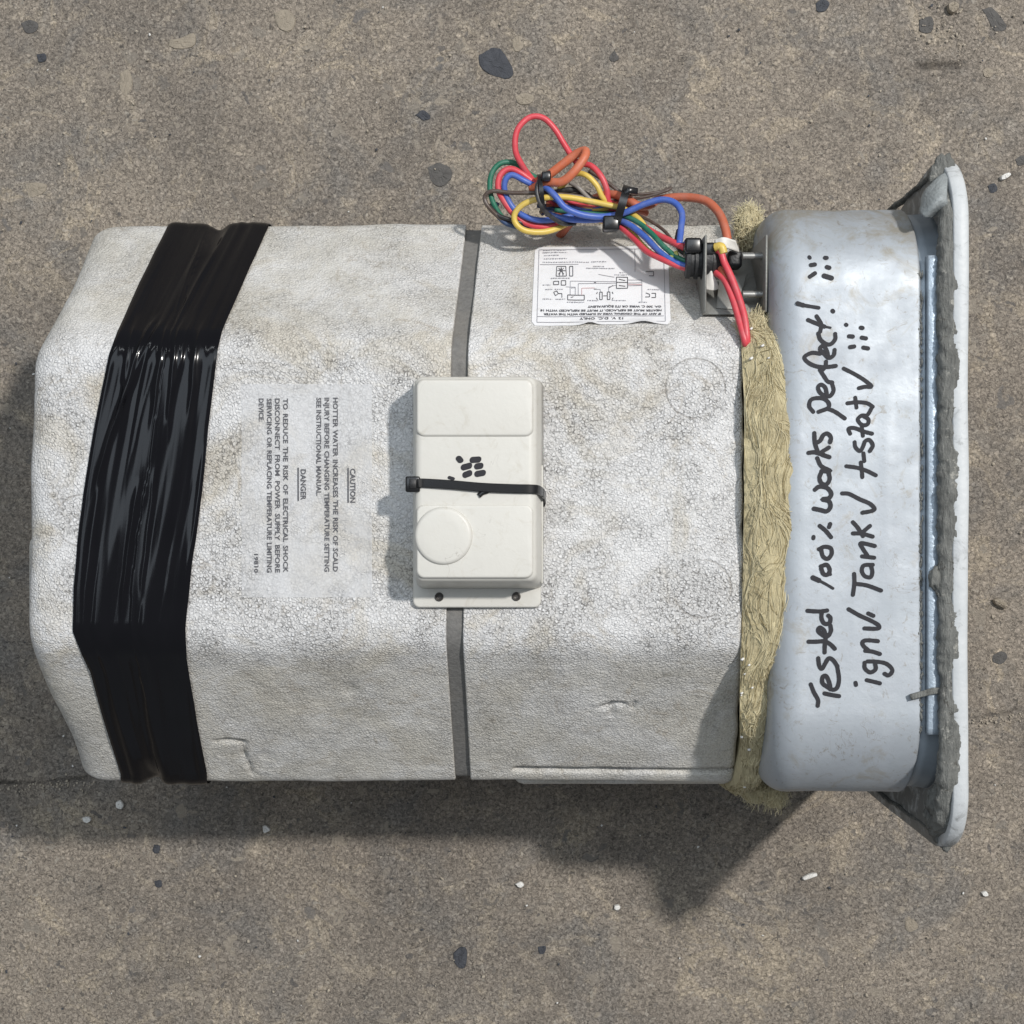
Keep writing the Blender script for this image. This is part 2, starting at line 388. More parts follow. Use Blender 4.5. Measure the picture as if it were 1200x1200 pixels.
def round_poly(corners, step):
    """corners (y,z,r) counter-clockwise -> samples (y,z,ny,nz,s)"""
    n = len(corners); segs = []
    for i in range(n):
        p0 = Vector(corners[i - 1][:2]); p = Vector(corners[i][:2]); p1 = Vector(corners[(i + 1) % n][:2]); r = corners[i][2]
        d0 = (p0 - p).normalized(); d1 = (p1 - p).normalized(); ang = d0.angle(d1); tl = r / math.tan(ang / 2)
        c = p + (d0 + d1).normalized() * (r / math.sin(ang / 2))
        segs.append((p + d0 * tl, p + d1 * tl, c, r))
    out = []
    for i in range(n):
        a, b, c, r = segs[i]; a0 = math.atan2(a.y - c.y, a.x - c.x); a1 = math.atan2(b.y - c.y, b.x - c.x)
        d = (a1 - a0 + PI) % (2 * PI) - PI; k = max(4, int(abs(d) * r / step))
        for j in range(k):
            t = a0 + d * j / k; out.append((c.x + r * math.cos(t), c.y + r * math.sin(t), math.cos(t), math.sin(t)))
        nx = segs[(i + 1) % n][0]; L = (nx - b).length; k = max(1, int(L / step)); dr = (nx - b).normalized()
        nn = Vector((dr.y, -dr.x))
        for j in range(k):
            q = b + dr * (L * j / k); out.append((q.x, q.y, nn.x, nn.y))
    return out

# ------------------------------------------------------------------ concrete floor
def crack_y(x):   # the long joint crossing the floor under the heater
    px = 600 + x / S(0); py = interp(px, [(-600, 950), (0, 918), (60, 917), (130, 908), (600, 880), (1140, 842), (1165, 838), (1200, 832), (1800, 800)])
    return (600 - py) * S(0) + 0.0022 * noise.noise(Vector((x * 40, 3.1, 0))) + 0.001 * noise.noise(Vector((x * 170, 7.1, 0)))
def floor():
    n = 620; ax = []
    for i in range(n + 1):
        t = -1 + 2 * i / n; ax.append(0.5 * t / 0.86 if abs(t) < 0.86 else math.copysign(0.5 + 2.5 * ((abs(t) - 0.86) / 0.14) ** 2, t))
    pits = [(*W(1067, 75, 0).xy, 0.016, 0.0012, 6), (*W(75, 922, 0).xy, 0.012, 0.003, 1)]
    v, f, dirt = [], [], []
    for y in ax:
        for x in ax:
            p = (x, y, 0); dd = 0.0
            z = 0.0009 * N(p, 14) + 0.0006 * N(p, 45, 3) + 0.0004 * N(p, 140, 5)
            d = abs(y - crack_y(x)); vis = abs(x) < 1
            if d < 0.02 and vis:
                k = 0.6 + 0.8 * noise.noise(Vector((x * 30, 1, 4)))
                z += -0.0045 * max(0, k) * math.exp(-(d / 0.0016) ** 2) + 0.0009 * math.exp(-(d / 0.010) ** 2); dd = 0.85 * max(0, min(1, k)) * math.exp(-(d / 0.0015) ** 2)
            # worn slot near the upper right corner
            a = W(1075, 76, 0); b = W(1130, 74, 0)
            if a.x - .004 < x < b.x + .004 and abs(y - a.y) < 0.006:
                z -= 0.0035 * math.exp(-(abs(y - a.y) / 0.0028) ** 4) * sm(a.x - .003, a.x + .002, x) * (1 - sm(b.x - .004, b.x + .003, x))
                dd = max(dd, 0.55 * math.exp(-(abs(y - a.y) / 0.0028) ** 4) * sm(a.x - .003, a.x + .002, x) * (1 - sm(b.x - .004, b.x + .003, x)))
            v.append((x, y, z - 0.0019)); dirt.append(dd)
    m = n + 1
    for j in range(n):
        for i in range(n): f.append((j * m + i, j * m + i + 1, (j + 1) * m + i + 1, (j + 1) * m + i))
    o = obj('concrete_floor', v, f, 'concrete', recalc=False)
    at = o.data.attributes.new('dirt', 'FLOAT', 'POINT'); at.data.foreach_set('value', dirt)
    o['kind'] = 'structure'; return o
FLOOR = floor()

def pebble_mesh(outline, z0, h, seed):
    """flat broken stone: outline in photo pixels on the floor -> real slab with a rough domed top"""
    rr = random.Random(seed); P = [W(x, y, 0) for x, y in outline]
    pts = catmull(P + [P[0]], 4)[:-1]; c = sum(pts, Vector()) / len(pts); rings = []
    for s, z in ((1.05, z0), (1.0, z0 + h * 0.55), (0.93, z0 + h * 0.9), (0.6, z0 + h), (0.25, z0 + h * 1.02)):
        rings.append([c + (p - c) * s * (1 + 0.03 * rr.uniform(-1, 1)) + Vector((0, 0, z + h * 0.12 * rr.uniform(-1, 1))) for p in pts])
    return loft(rings)
stones = [  # embedded aggregate pieces worn flush with the paste
    ([(560, 64), (578, 54), (590, 60), (602, 82), (596, 92), (576, 88), (563, 78)], 'stone_dark'),
    ([(500, 195), (515, 190), (529, 198), (528, 210), (516, 219), (505, 212)], 'stone_grey'),
    ([(1151, 10), (1164, 8), (1180, 28), (1178, 35), (1166, 36), (1158, 22)], 'stone_grey'),
    ([(1078, 22), (1092, 18), (1095, 30), (1090, 38), (1078, 36)], 'stone_grey'),
    ([(956, 3), (964, -2), (973, 2), (968, 12), (958, 13)], 'stone_dark'),
    ([(24, 26), (34, 22), (44, 27), (42, 36), (30, 38)], 'stone_grey'),
    ([(531, 1118), (540, 1110), (547, 1114), (546, 1132), (539, 1136), (532, 1128)], 'stone_dark'),
    ([(42, 63), (52, 62), (53, 70), (45, 72)], 'stone_dark'),
    ([(486, 134), (496, 128), (505, 137), (497, 141)], 'stone_dark'),
    ([(1163, 768), (1175, 763), (1182, 770), (1174, 779), (1164, 776)], 'stone_grey'),
    ([(1190, 186), (1199, 181), (1204, 190), (1194, 194)], 'stone_grey'),
    ([(1158, 217), (1166, 214), (1170, 222), (1162, 226)], 'stone_dark'),
    ([(197, 46), (210, 44), (226, 38), (228, 52), (212, 57), (198, 54)], 'stone_pale'),
    ([(140, 85), (150, 80), (155, 98), (148, 112), (140, 104)], 'stone_pale'),
    ([(598, 44), (610, 42), (614, 54), (604, 60)], 'stone_pale'),
    ([(603, 112), (615, 108), (626, 112), (622, 121), (608, 121)], 'stone_pale'),
    ([(1152, 82), (1158, 78), (1165, 83), (1161, 90), (1154, 89)], 'stone_pale'),
    ([(320, 14), (336, 10), (346, 22), (340, 36), (326, 32)], 'stone_pale'),
    ([(28, 215), (40, 213), (54, 216), (50, 226), (34, 231)], 'stone_pale'),
    ([(630, 1110), (640, 1109), (638, 1118), (632, 1118)], 'stone_dark'),
    ([(1061, 1080), (1070, 1077), (1077, 1087), (1068, 1093), (1062, 1090)], 'stone_pale'),
    ([(180, 990), (187, 992), (185, 1001), (178, 998)], 'stone_dark'),
    ([(180, 1033), (188, 1032), (189, 1040), (182, 1040)], 'stone_dark'),
    ([(720, 58), (714, 66), (718, 72), (726, 68)], 'stone_grey')]
for i, (ol, mt) in enumerate(stones):
    v, f = pebble_mesh(ol, -0.004, 0.0031, 40 + i)
    obj('stone', v, f, mt, FLOOR, smooth=False)

# loose grit too small to count
def grit():
    mbs = {'grit': MB(), 'crumb': MB(), 'stone_dark': MB()}
    def lump(mb, x, y, r, rr):
        bm = bmesh.new(); bmesh.ops.create_icosphere(bm, subdivisions=1, radius=1)
        sx, sy, sz = r * rr.uniform(.7, 1.4), r * rr.uniform(.6, 1.1), r * rr.uniform(.35, .7); a = rr.uniform(0, PI)
        ca, sa = math.cos(a), math.sin(a); vv = []
        for w in bm.verts:
            q = w.co * (1 + 0.3 * rr.uniform(-1, 1)); X, Y = q.x * sx, q.y * sy
            vv.append((x + X * ca - Y * sa, y + X * sa + Y * ca, max(-0.001, q.z * sz) + 0.0002))
        mb.add(vv, [tuple(u.index for u in fc.verts) for fc in bm.faces]); bm.free()
    for i in range(620):
        px, py = R.uniform(-20, 1220), R.uniform(-20, 1220); p = W(px, py, 0)
        k = R.random(); mb = mbs['grit'] if k < 0.62 else mbs['crumb'] if k < 0.74 else mbs['stone_dark']
        lump(mb, p.x, p.y, R.choice((0.0006, 0.0007, 0.0009, 0.0009, 0.0013)) * R.uniform(.7, 1.15), R)
    for i in range(70):   # pale grains gathered along the joint at the left
        px = R.uniform(-5, 110); p = W(px, 921 + R.gauss(0, 4) - px * 0.03, 0)
        lump(mbs['grit'], p.x, p.y, R.uniform(0.0004, 0.0010), R)
    for i in range(45):   # along the joint at the right
        px = R.uniform(1140, 1205); p = W(px, 846 - (px - 1140) * 0.12 + R.gauss(2, 3), 0)
        lump(mbs['grit'], p.x, p.y, R.uniform(0.0004, 0.0009), R)
    for i in range(70):   # upper right sand patch
        p = W(R.gauss(1115, 28), R.gauss(38, 26), 0); lump(mbs['grit'], p.x, p.y, R.uniform(0.0004, 0.0010), R)
    for nm, key, lb in (('sand_grit', 'grit', 'tan sand grains scattered over the concrete'), ('white_specks', 'crumb', 'tiny white foam specks scattered over the concrete'),
                        ('dark_specks', 'stone_dark', 'tiny dark mineral specks scattered over the concrete')):
        o = mbs[key].build(nm, key, smooth=False); o['kind'] = 'stuff'; o['label'] = lb; o['category'] = 'grit'
grit()
def loose(name, outline, h, mat, label, cat, seed):
    v, f = pebble_mesh(outline, -0.0008, h, seed); o = obj(name, v, f, mat, smooth=False)
    o['label'] = label; o['category'] = cat; return o
loose('foam_crumb', [(940, 1028), (948, 1024), (956, 1023), (957, 1026), (949, 1029), (942, 1031)], 0.003, 'crumb', 'long white crumb on the concrete below the lower end of the flange', 'crumb', 1)
loose('foam_crumb', [(308, 968), (312, 967), (317, 972), (313, 975), (309, 975)], 0.003, 'crumb', 'white crumb at the shadow edge right of the black tape', 'crumb', 2)
loose('foam_crumb', [(97, 958), (103, 957), (107, 960), (103, 964), (98, 962)], 0.003, 'crumb', 'white crumb in the shadow at lower left, below the foam corner', 'crumb', 3)
loose('foam_crumb', [(136, 940), (141, 938), (145, 943), (142, 948), (137, 946)], 0.003, 'crumb', 'white crumb in the shadow just under the black tape', 'crumb', 4)
loose('foam_crumb', [(720, 1061), (724, 1060), (727, 1063), (724, 1066), (720, 1065)], 0.003, 'crumb', 'round white crumb left of the dark shadow tip', 'crumb', 5)
loose('foam_crumb', [(604, 1036), (610, 1033), (614, 1037), (609, 1040)], 0.0025, 'crumb', 'small white crumb on the lit concrete below the middle of the heater', 'crumb', 6)
loose('foam_crumb', [(1150, 1046), (1155, 1044), (1158, 1049), (1153, 1050)], 0.0025, 'crumb', 'white crumb at far lower right of the concrete', 'crumb', 7)
loose('pebble', [(1163, 703), (1170, 701), (1178, 707), (1178, 713), (1172, 711), (1166, 708)], 0.005, 'stone_pale', 'pale pebble on the concrete right of the flange middle', 'pebble', 8)
loose('pebble', [(1172, 207), (1180, 203), (1184, 205), (1178, 210), (1173, 211)], 0.004, 'crumb', 'whitish oval pebble right of the upper flange corner', 'pebble', 9)
loose('pebble', [(1110, 6), (1118, 3), (1123, 9), (1117, 16), (1111, 13)], 0.005, 'stone_pale', 'pinkish tan pebble at the top edge near the upper right corner', 'pebble', 10)

# ------------------------------------------------------------------ the water heater
HEATER = empty('water_heater')
HEATER['label'] = 'old water heater tank in white foam lying on its side with marker writing'
HEATER['category'] = 'water heater'

# foam shell cross section (y, z, corner radius), looking along the tank
SEC = round_poly([(-0.110, 0.0, 0.03), (0.115, 0.0, 0.03), (0.193, 0.095, 0.02), (0.193, 0.206, 0.011), (0.1015, 0.300, 0.030),
                  (-0.079, 0.300, 0.030), (-0.181, 0.206, 0.011), (-0.181, 0.095, 0.02)], 0.0016)
def foam_disp(x, y, z):
    p = (x, y, z); d = 0.0013 * N(p, 9, 1) + 0.0007 * N(p, 30, 2) + 0.00035 * N(p, 110, 4)
    dd, pp = noise.voronoi(Vector((x * 21, y * 21, z * 21)))
    if (pp[0].x * 7.31 + pp[0].y * 3.77) % 1.0 < 0.45: d -= 0.0016 * max(0.0, 1 - dd[0] / 0.16) ** 0.6
    if abs(x + 0.197) < 0.02 and y > 0.15 and z > 0.12: d -= 0.005 * math.exp(-((x + 0.197) / 0.006) ** 2) * sm(0.165, 0.195, y)
    if abs(x + 0.240) < 0.02 and y < -0.15 and z > 0.12: d -= 0.004 * math.exp(-((x + 0.240) / 0.006) ** 2) * sm(-0.160, -0.183, y)
    if z > 0.2 and y < -0.12:
        for pl in CRACKS:
            for (ax, ay), (bx, by) in zip(pl, pl[1:]):
                if min(ax, bx) - .006 < x < max(ax, bx) + .006 and min(ay, by) - .006 < y < max(ay, by) + .006:
                    L2 = (bx - ax) ** 2 + (by - ay) ** 2; tt = max(0, min(1, ((x - ax) * (bx - ax) + (y - ay) * (by - ay)) / L2))
                    q = math.hypot(x - ax - tt * (bx - ax), y - ay - tt * (by - ay)); d -= 0.0022 * math.exp(-(q / 0.0013) ** 2)
    return d
def chy(px, py):   # point on the lower foam slope seen at (px, py), as plan coordinates
    lo, hi = 0.0, 1.0
    for _ in range(30):
        m = (lo + hi) / 2; y = lerp(-0.079, -0.181, m); z = lerp(0.300, 0.206, m)
        if 600 - y / S(z) < py: lo = m
        else: hi = m
    y = lerp(-0.079, -0.181, lo); z = lerp(0.300, 0.206, lo); return ((px - 600) * S(z), y)
CRACKS = [[chy(253, 870), chy(268, 868), chy(285, 870), chy(286, 884), chy(292, 896), chy(296, 906)], [chy(703, 829), chy(712, 828), chy(720, 823), chy(732, 826)], [chy(716, 838), chy(718, 828)], [chy(741, 830), chy(745, 824)]]
def tape_base(x, y, z):
    p = (x, y, z); d = 0.0013 * N(p, 9, 1)
    if abs(x + 0.197) < 0.02 and y > 0.15 and z > 0.12: d -= 0.0055 * math.exp(-((x + 0.197) / 0.006) ** 2) * sm(0.165, 0.195, y)
    if abs(x + 0.240) < 0.02 and y < -0.15 and z > 0.12: d -= 0.0045 * math.exp(-((x + 0.240) / 0.006) ** 2) * sm(-0.160, -0.183, y)
    return d
def groove(x, y, z):   # moulded parting groove along the lower right shoulder
    if z > 0.16 and y < -0.15 and x > -0.002:
        s_ = math.hypot(y + 0.1715, (z - 0.2135)) * (1 if y < -0.1715 else -1)
        g = math.exp(-((s_) / 0.0021) ** 4)
        return 0.0095 * g * sm(0.0, 0.004, x)
    return 0
def gap_x(y): return interp(y, [(-0.2, -0.0325), (-0.08, -0.0350), (0.10, -0.0318), (0.193, -0.0255)])
GW = 0.0051
def shell(name, xa, xb, ra, la, rb, lb, nx, carve=False):
    cols = []
    for k in range(7): a = PI / 2 * k / 7; cols.append(('a', la * (1 - math.cos(a)), ra * (1 - math.sin(a))))
    for k in range(nx + 1): cols.append(('m', k / nx, 0))
    for k in range(6, -1, -1): a = PI / 2 * k / 7; cols.append(('b', lb * (1 - math.cos(a)), rb * (1 - math.sin(a))))
    rings = []
    for kind, q, ins in cols:
        ring = []
        for (y, z, ny, nz) in SEC:
            A, B = xa(y, z), xb(y, z)
            x = A + q if kind == 'a' else B - q if kind == 'b' else lerp(A + la, B - lb, q)
            d = foam_disp(x, y, z) - ins
            if carve: d -= groove(x, y, z)
            ring.append((x, y + ny * d, max(0.0003, z + nz * d)))
        rings.append(ring)
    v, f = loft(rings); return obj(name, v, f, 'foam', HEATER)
def left_end(y, z): return -0.2865 + 0.018 * y - 0.0085 * sm(0.165, 0.085, abs(y + 0.005)) + 0.0012 * N((0, y, z), 20)
def right_end(y, z): return interp(z, [(0.0, 0.150), (0.2, 0.150), (0.3, 0.1405)]) + 0.0012 * N((0.1, y, z), 60)
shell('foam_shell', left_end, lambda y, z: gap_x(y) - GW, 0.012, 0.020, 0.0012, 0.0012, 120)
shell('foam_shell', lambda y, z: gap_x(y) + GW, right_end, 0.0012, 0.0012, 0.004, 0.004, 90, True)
def collar():   # grey band seen in the slot between the two foam halves
    rings = []
    for k in range(4):
        rings.append([(gap_x(y) + lerp(-0.012, 0.012, k / 3), y - ny * 0.0030, z - nz * 0.0030 + 0.0002) for (y, z, ny, nz) in SEC[::2]])
    v, f = loft(rings); obj('grey_band', v, f, 'strap', HEATER)
collar()
for y0, y1 in ((0.042, 0.092), (-0.076, -0.014)):   # moulded pads on the closed end
    v, f = boxv(-0.2980 if y0 > 0 else -0.3015, -0.27, y0, y1, 0.06, 0.2800)
    o = obj('end_pad', v, f, 'foam', HEATER); bevel(o, 0.007, 4)
# thin lip of the lower foam half along the lower right edge
v, f = [], []
path = [(x, -0.1785, 0.1885) for x in [0.0005 + i * (0.1515 - 0.0005) / 40 for i in range(41)]]
rings = []
for i, (x, y, z) in enumerate(path):
    e = min(1, min(i, 40 - i) / 2 + 0.35); dz = 0.0006 * N((x, 0, 0), 50)
    rings.append([(x, y + 0.0072 * e * math.cos(a) * (1 if math.cos(a) < 0 else 1), z + dz + 0.010 * e * math.sin(a)) for a in [2 * PI * k / 14 for k in range(14)]])
v, f = loft(rings); obj('foam_lip', v, f, 'foam', HEATER)

# black tape ------------------------------------------------------------------
TL = [(264, 198), (330, 165), (387, 139), (416, 128), (500, 111), (577, 98), (640, 91), (690, 87), (739, 86), (765, 97), (784, 106), (850, 124), (906, 142)]
TR = [(268, 315), (330, 287), (390, 261), (410, 256), (500, 245), (577, 238), (660, 226), (737, 218), (770, 219), (840, 231), (904, 243)]
RIDGES = [(0.16, 1.2, .0011, .112, .055), (0.30, -2.2, .0016, .112, .020), (0.36, -3.4, .0012, .108, .045), (0.47, 0.6, .0011, .112, .060), (0.60, 0.9, .0013, .110, .050), (0.68, -0.5, .0010, .112, .075), (0.80, 0.4, .0011, .106, .060), (0.45, -0.3, .0010, .01, -.062), (0.58, 0.2, .0006, .02, -.05), (0.40, 1.2, .0009, .188, .12), (0.62, -1.2, .0009, .185, .11)]
def tape():
    nu = 112; v, uv, f = [], [], []; nS = len(SEC); cum = 0; prev = None
    def edges(y, z):
        if z >= 0.2: Y, Z = y, z
        else: Y, Z = (0.193 if y > 0 else -0.181), 0.206
        s = S(Z); py = 600 - Y / s
        wob = 0.0003 * N((y, z, 0), 40)
        return (interp(py, TL) - 600) * s + wob, (interp(py, TR) - 600) * s - wob
    for j in range(nS + 1):
        y, z, ny, nz = SEC[j % nS]
        if prev: cum += math.hypot(y - prev[0], z - prev[1])
        prev = (y, z); xl, xr = edges(y, z)
        for i in range(nu + 1):
            u = i / nu; x = lerp(xl, xr, u)
            split = 0.47 + 0.10 * noise.noise(Vector((cum * 9, 0.3, 0))) + 0.02 * noise.noise(Vector((cum * 60, 2.3, 0)))
            d = 0.0018 + tape_base(x, y, z)
            d += 0.0018 * max(0, noise.noise(Vector((u * 5 + 0.5 * math.sin(cum * 9), cum * 5, 1.0)))) + 0.0010 * max(0, noise.noise(Vector((u * 11 + 0.9 * cum * 6, cum * 5, 6.0))))
            if z > 0.2:
                for (u0, k, am, ya_, yb_) in RIDGES:
                    if yb_ - .02 < y < ya_ + .02:
                        q = (u - u0 - k * (ya_ - y) - 0.012 * noise.noise(Vector((y * 60, u0 * 9, 0)))) * 0.065
                        if abs(q) < .006: d += am * math.exp(-(abs(q) / 0.0015) ** 1.6) * sm(yb_ - .015, yb_ + .02, y) * (1 - sm(ya_ - .004, ya_ + .012, y))
            d += 0.0005 * (1 if u > split else 0)
            edge = min(u, 1 - u); d -= 0.0006 * (1 - sm(0.0, 0.03, edge))
            v.append((x, y + ny * d, max(0.0002, z + nz * d))); uv.append((u, cum / 0.115))
    m = nu + 1
    for j in range(nS):
        for i in range(nu): f.append((j * m + i, j * m + i + 1, (j + 1) * m + i + 1, (j + 1) * m + i))
    o = obj('black_tape', v, f, 'tape', HEATER, uv=uv); o['label'] = 'wide wrinkled shiny black tape wound round the closed end'
tape()

# flat printing helpers ---------------------------------------------------------
def text_mesh(s, size, spacing=1.0, word=1.0):
    c = bpy.data.curves.new('t', 'FONT'); c.body = s; c.size = size; c.space_character = spacing; c.space_word = word
    c.resolution_u = 2; c.offset = size * 0.024
    o = bpy.data.objects.new('t', c); COL.objects.link(o)
    me = bpy.data.meshes.new_from_object(o.evaluated_get(bpy.context.evaluated_depsgraph_get()))
    v = [Vector(p.co) for p in me.vertices]; f = [tuple(p.vertices) for p in me.polygons]
    bpy.data.objects.remove(o); bpy.data.curves.remove(c); bpy.data.meshes.remove(me); return v, f
def fit_text(s, width, height, word=1.0):
    v, f = text_mesh(s, 1.0, word=word); x0 = min(p.x for p in v); x1 = max(p.x for p in v); y1 = max(p.y for p in v)
    return [Vector(((p.x - x0) / (x1 - x0) * width, p.y / y1 * height, 0)) for p in v], f

# caution label on the flat face ---------------------------------------------------
ZL = 0.3022
def foam_top(x, y): return 0.300 + foam_disp(x, y, 0.300)
a, b = W(283, 700, .3), W(436, 450, .3)
lv, lf = [], []; nx, ny_ = 26, 40
for j in range(ny_ + 1):
    for i in range(nx + 1):
        x, y = lerp(a.x, b.x, i / nx), lerp(a.y, b.y, j / ny_); lv.append((x, y, foam_top(x, y) + 0.00030))
for j in range(ny_):
    for i in range(nx): lf.append((j * (nx + 1) + i, j * (nx + 1) + i + 1, (j + 1) * (nx + 1) + i + 1, (j + 1) * (nx + 1) + i))
CAUT = obj('caution_label', lv, lf, 'caution', HEATER); CAUT['label'] = 'clear caution and danger notice printed sideways on the foam'
def side_text(s, px, py0, py1, hpx, name='printed_line', word=1.0):
    s3 = S(.3); v, f = fit_text(s, (py1 - py0) * s3, hpx * s3, word); o = W(px, py0, .3); out = []
    for p in v:
        x, y = o.x + p.y, o.y - p.x; out.append((x, y, foam_top(x, y) + 0.00060))
    obj(name, out, f, 'print', CAUT, smooth=False, recalc=False)
side_text('CAUTION', 410.5, 549, 589, 6.2)
side_text('HOTTER WATER INCREASES THE RISK OF SCALD', 390.5, 466, 670, 5.6, word=1.3)
side_text('INJURY BEFORE CHANGING TEMPERATURE SETTING', 380.5, 466, 670, 5.6, word=1.2)
side_text('SEE INSTRUCTIONAL MANUAL.', 371, 466, 581, 5.6)
side_text('DANGER', 352.5, 550, 586, 6.2)
side_text('TO REDUCE THE RISK OF ELECTRICAL SHOCK', 332, 467, 671, 5.6, word=1.6)
side_text('DISCONNECT FROM POWER SUPPLY BEFORE', 322.5, 467, 671, 5.6, word=2.0)
side_text('SERVICING OR REPLACING TEMPERATURE LIMITING', 313, 467, 671, 5.6, word=1.2)
side_text('DEVICE.', 303.5, 467, 494, 5.6)
side_text('19810', 298, 649, 671, 4.6)
for x, y0, y1 in ((408, 548, 589), (349.5, 548, 587)):
    p, q = W(x - 0.8, y1, .3), W(x + 0.8, y0, .3); z = foam_top(p.x, (p.y + q.y) / 2) + 0.0007
    vv = [];
    for k in range(9):
        y = lerp(p.y, q.y, k / 8); vv += [(p.x, y, foam_top(p.x, y) + .0006), (q.x, y, foam_top(q.x, y) + .0006)]
    obj('underline', vv, [(2 * k, 2 * k + 1, 2 * k + 3, 2 * k + 2) for k in range(8)], 'print', CAUT, smooth=False)

# wiring label on the upper chamfer, upside down -------------------------------------
CH0, CH1 = Vector((0, 0.193, 0.206)), Vector((0, 0.1015, 0.300))
CHN = Vector((0, CH1.z - CH0.z, CH0.y - CH1.y)).normalized()
def cham(px, py, lift=0.0):
    """point on the upper chamfer seen at (px,py)"""
    lo, hi = 0.0, 1.0
    for _ in range(30):
        m = (lo + hi) / 2; q = CH0.lerp(CH1, m)
        if 600 - q.y / S(q.z) < py: lo = m
        else: hi = m
    q = CH0.lerp(CH1, lo); x = (px - 600) * S(q.z)
    d = foam_disp(x, q.y, q.z)
    return Vector((x, q.y, q.z)) + CHN * (d + lift)
def clab(cx, cy, lift): return cham(615 + cx / 6.667, 280 + cy / 6.667, lift)
WL = None
def wiring_label():
    global WL
    pts = rrect(0, 1, 0, 1, 0.04, 4); nx, ny = 30, 20; v, f = [], []
    tl, tr, br, bl = (80, 62), (1118, 62), (1140, 676), (52, 684)
    for j in range(ny + 1):
        t = j / ny
        for i in range(nx + 1):
            s = i / nx; ins = 0
            e = 0.045; ty = min(t, 1 - t)
            if ty < e: ins = 0.026 * (1 - math.sqrt(max(0, 1 - (1 - ty / e) ** 2)))
            s = ins + (1 - 2 * ins) * s
            cx = lerp(lerp(tl[0], bl[0], t), lerp(tr[0], br[0], t), s); cy = lerp(lerp(tl[1], tr[1], s), lerp(bl[1], br[1], s), t)
            curl = 0.0022 * sm(0.93, 1.0, t) * (math.exp(-((s - .42) / .05) ** 2) + 1.2 * math.exp(-((s - .80) / .09) ** 2))
            v.append(clab(cx, cy, 0.0004 + curl))
    for j in range(ny):
        for i in range(nx): f.append((j * (nx + 1) + i, j * (nx + 1) + i + 1, (j + 1) * (nx + 1) + i + 1, (j + 1) * (nx + 1) + i))
    WL = obj('wiring_label', v, f, 'label', HEATER); WL['label'] = 'white wiring diagram label stuck upside down on the foam slope'
wiring_label()
def ink_line(pts, w, mb, lift=0.0008):
    for (x0, y0), (x1, y1) in zip(pts, pts[1:]):
        L = math.hypot(x1 - x0, y1 - y0) or 1; ax, ay = -(y1 - y0) / L * w / 2, (x1 - x0) / L * w / 2; n = max(1, int(L / 60)); vv = []
        for k in range(n + 1):
            t = k / n; cx, cy = lerp(x0, x1, t), lerp(y0, y1, t); vv += [clab(cx + ax, cy + ay, lift), clab(cx - ax, cy - ay, lift)]
        mb.add(vv, [(2 * k, 2 * k + 1, 2 * k + 3, 2 * k + 2) for k in range(n)])
def up_text(s, xr, ybase, w, h, mat='print', word=1.0):
    """text turned half round: starts at the right, letters hang down"""
    v, f = fit_text(s, w, h, word); obj('printed_line', [clab(xr - p.x, ybase + p.y, 0.0009) for p in v], f, mat, WL, smooth=False, recalc=False)
up_text('12 V. D.C. ONLY', 768, 625, 342, 17, word=1.6)
up_text('IF ANY OF THE ORIGINAL WIRE AS SUPPLIED WITH THE WATER', 1062, 590, 915, 16)
up_text('HEATER MUST BE REPLACED, IT MUST BE REPLACED WITH 18', 1068, 562, 946, 16)
up_text('GA. 200 C. WIRE OR ITS EQUIVALENT', 1066, 531, 574, 16)
mb = MB()
for q in ([(112, 88), (1085, 88), (1098, 655), (95, 660), (112, 88)], [(118, 208), (420, 208)], [(98, 616), (1088, 612)]): ink_line(q, 3.5, mb)
mb.build('border_line', 'print_grey', WL, False, recalc=False)
mb = MB()
for q in ([(716, 308), (803, 308), (803, 398), (716, 398), (716, 308)], [(716, 350), (803, 350)], [(335, 450), (465, 450), (465, 488), (335, 488), (335, 450)],
          [(585, 425), (605, 425), (605, 485), (585, 485), (585, 425)], [(645, 425), (665, 425), (665, 485), (645, 485), (645, 425)], [(612, 455), (640, 455)],
          [(560, 440), (568, 425)], [(560, 470), (568, 485)], [(690, 440), (682, 425)], [(690, 470), (682, 485)],
          [(225, 345), (265, 345), (265, 370), (225, 370), (225, 345)], [(285, 340), (320, 340), (320, 375), (285, 375), (285, 340)],
          [(225, 430), (250, 420), (262, 440), (240, 455), (225, 430)], [(262, 440), (290, 440), (290, 470)],
          [(945, 262), (1005, 262), (1005, 296), (970, 296)], [(945, 430), (975, 440), (975, 460), (940, 462)], [(990, 432), (1022, 432), (1022, 465), (990, 465)],
          [(735, 325), (785, 335)], [(735, 375), (785, 382)], [(360, 470), (380, 462)], [(655, 395), (690, 372)], [(540, 402), (560, 402)], [(540, 352), (556, 352)],
          [(350, 225), (375, 225), (375, 305), (350, 305), (350, 225)], [(250, 225), (320, 225), (325, 305), (245, 305), (250, 225)], [(265, 240), (305, 290)], [(305, 240), (262, 290)],
          [(255, 260), (318, 262)], [(270, 300), (285, 235), (300, 300)]): ink_line(q, 5, mb)
mb.build('diagram_symbol', 'print', WL, False, recalc=False)
mb = MB()
for q in ([(355, 450), (355, 344), (720, 344)], [(418, 450), (418, 362), (715, 355)], [(395, 450), (395, 390), (320, 388)], [(803, 330), (915, 330)], [(803, 355), (915, 352)],
          [(803, 378), (915, 372)], [(655, 425), (655, 385), (716, 372)], [(590, 425), (590, 405), (545, 402)], [(575, 285), (700, 310)], [(915, 330), (915, 500)], [(860, 88), (860, 270)]): ink_line(q, 3.2, mb)
mb.build('diagram_wire', 'print_grey', WL, False, recalc=False)
mb = MB()
for q in ([(445, 450), (445, 395), (545, 393)], [(803, 366), (915, 366)]):
    mb = MB(); ink_line(q, 3.6, mb); mb.build('diagram_wire', 'print_red', WL, False, recalc=False)
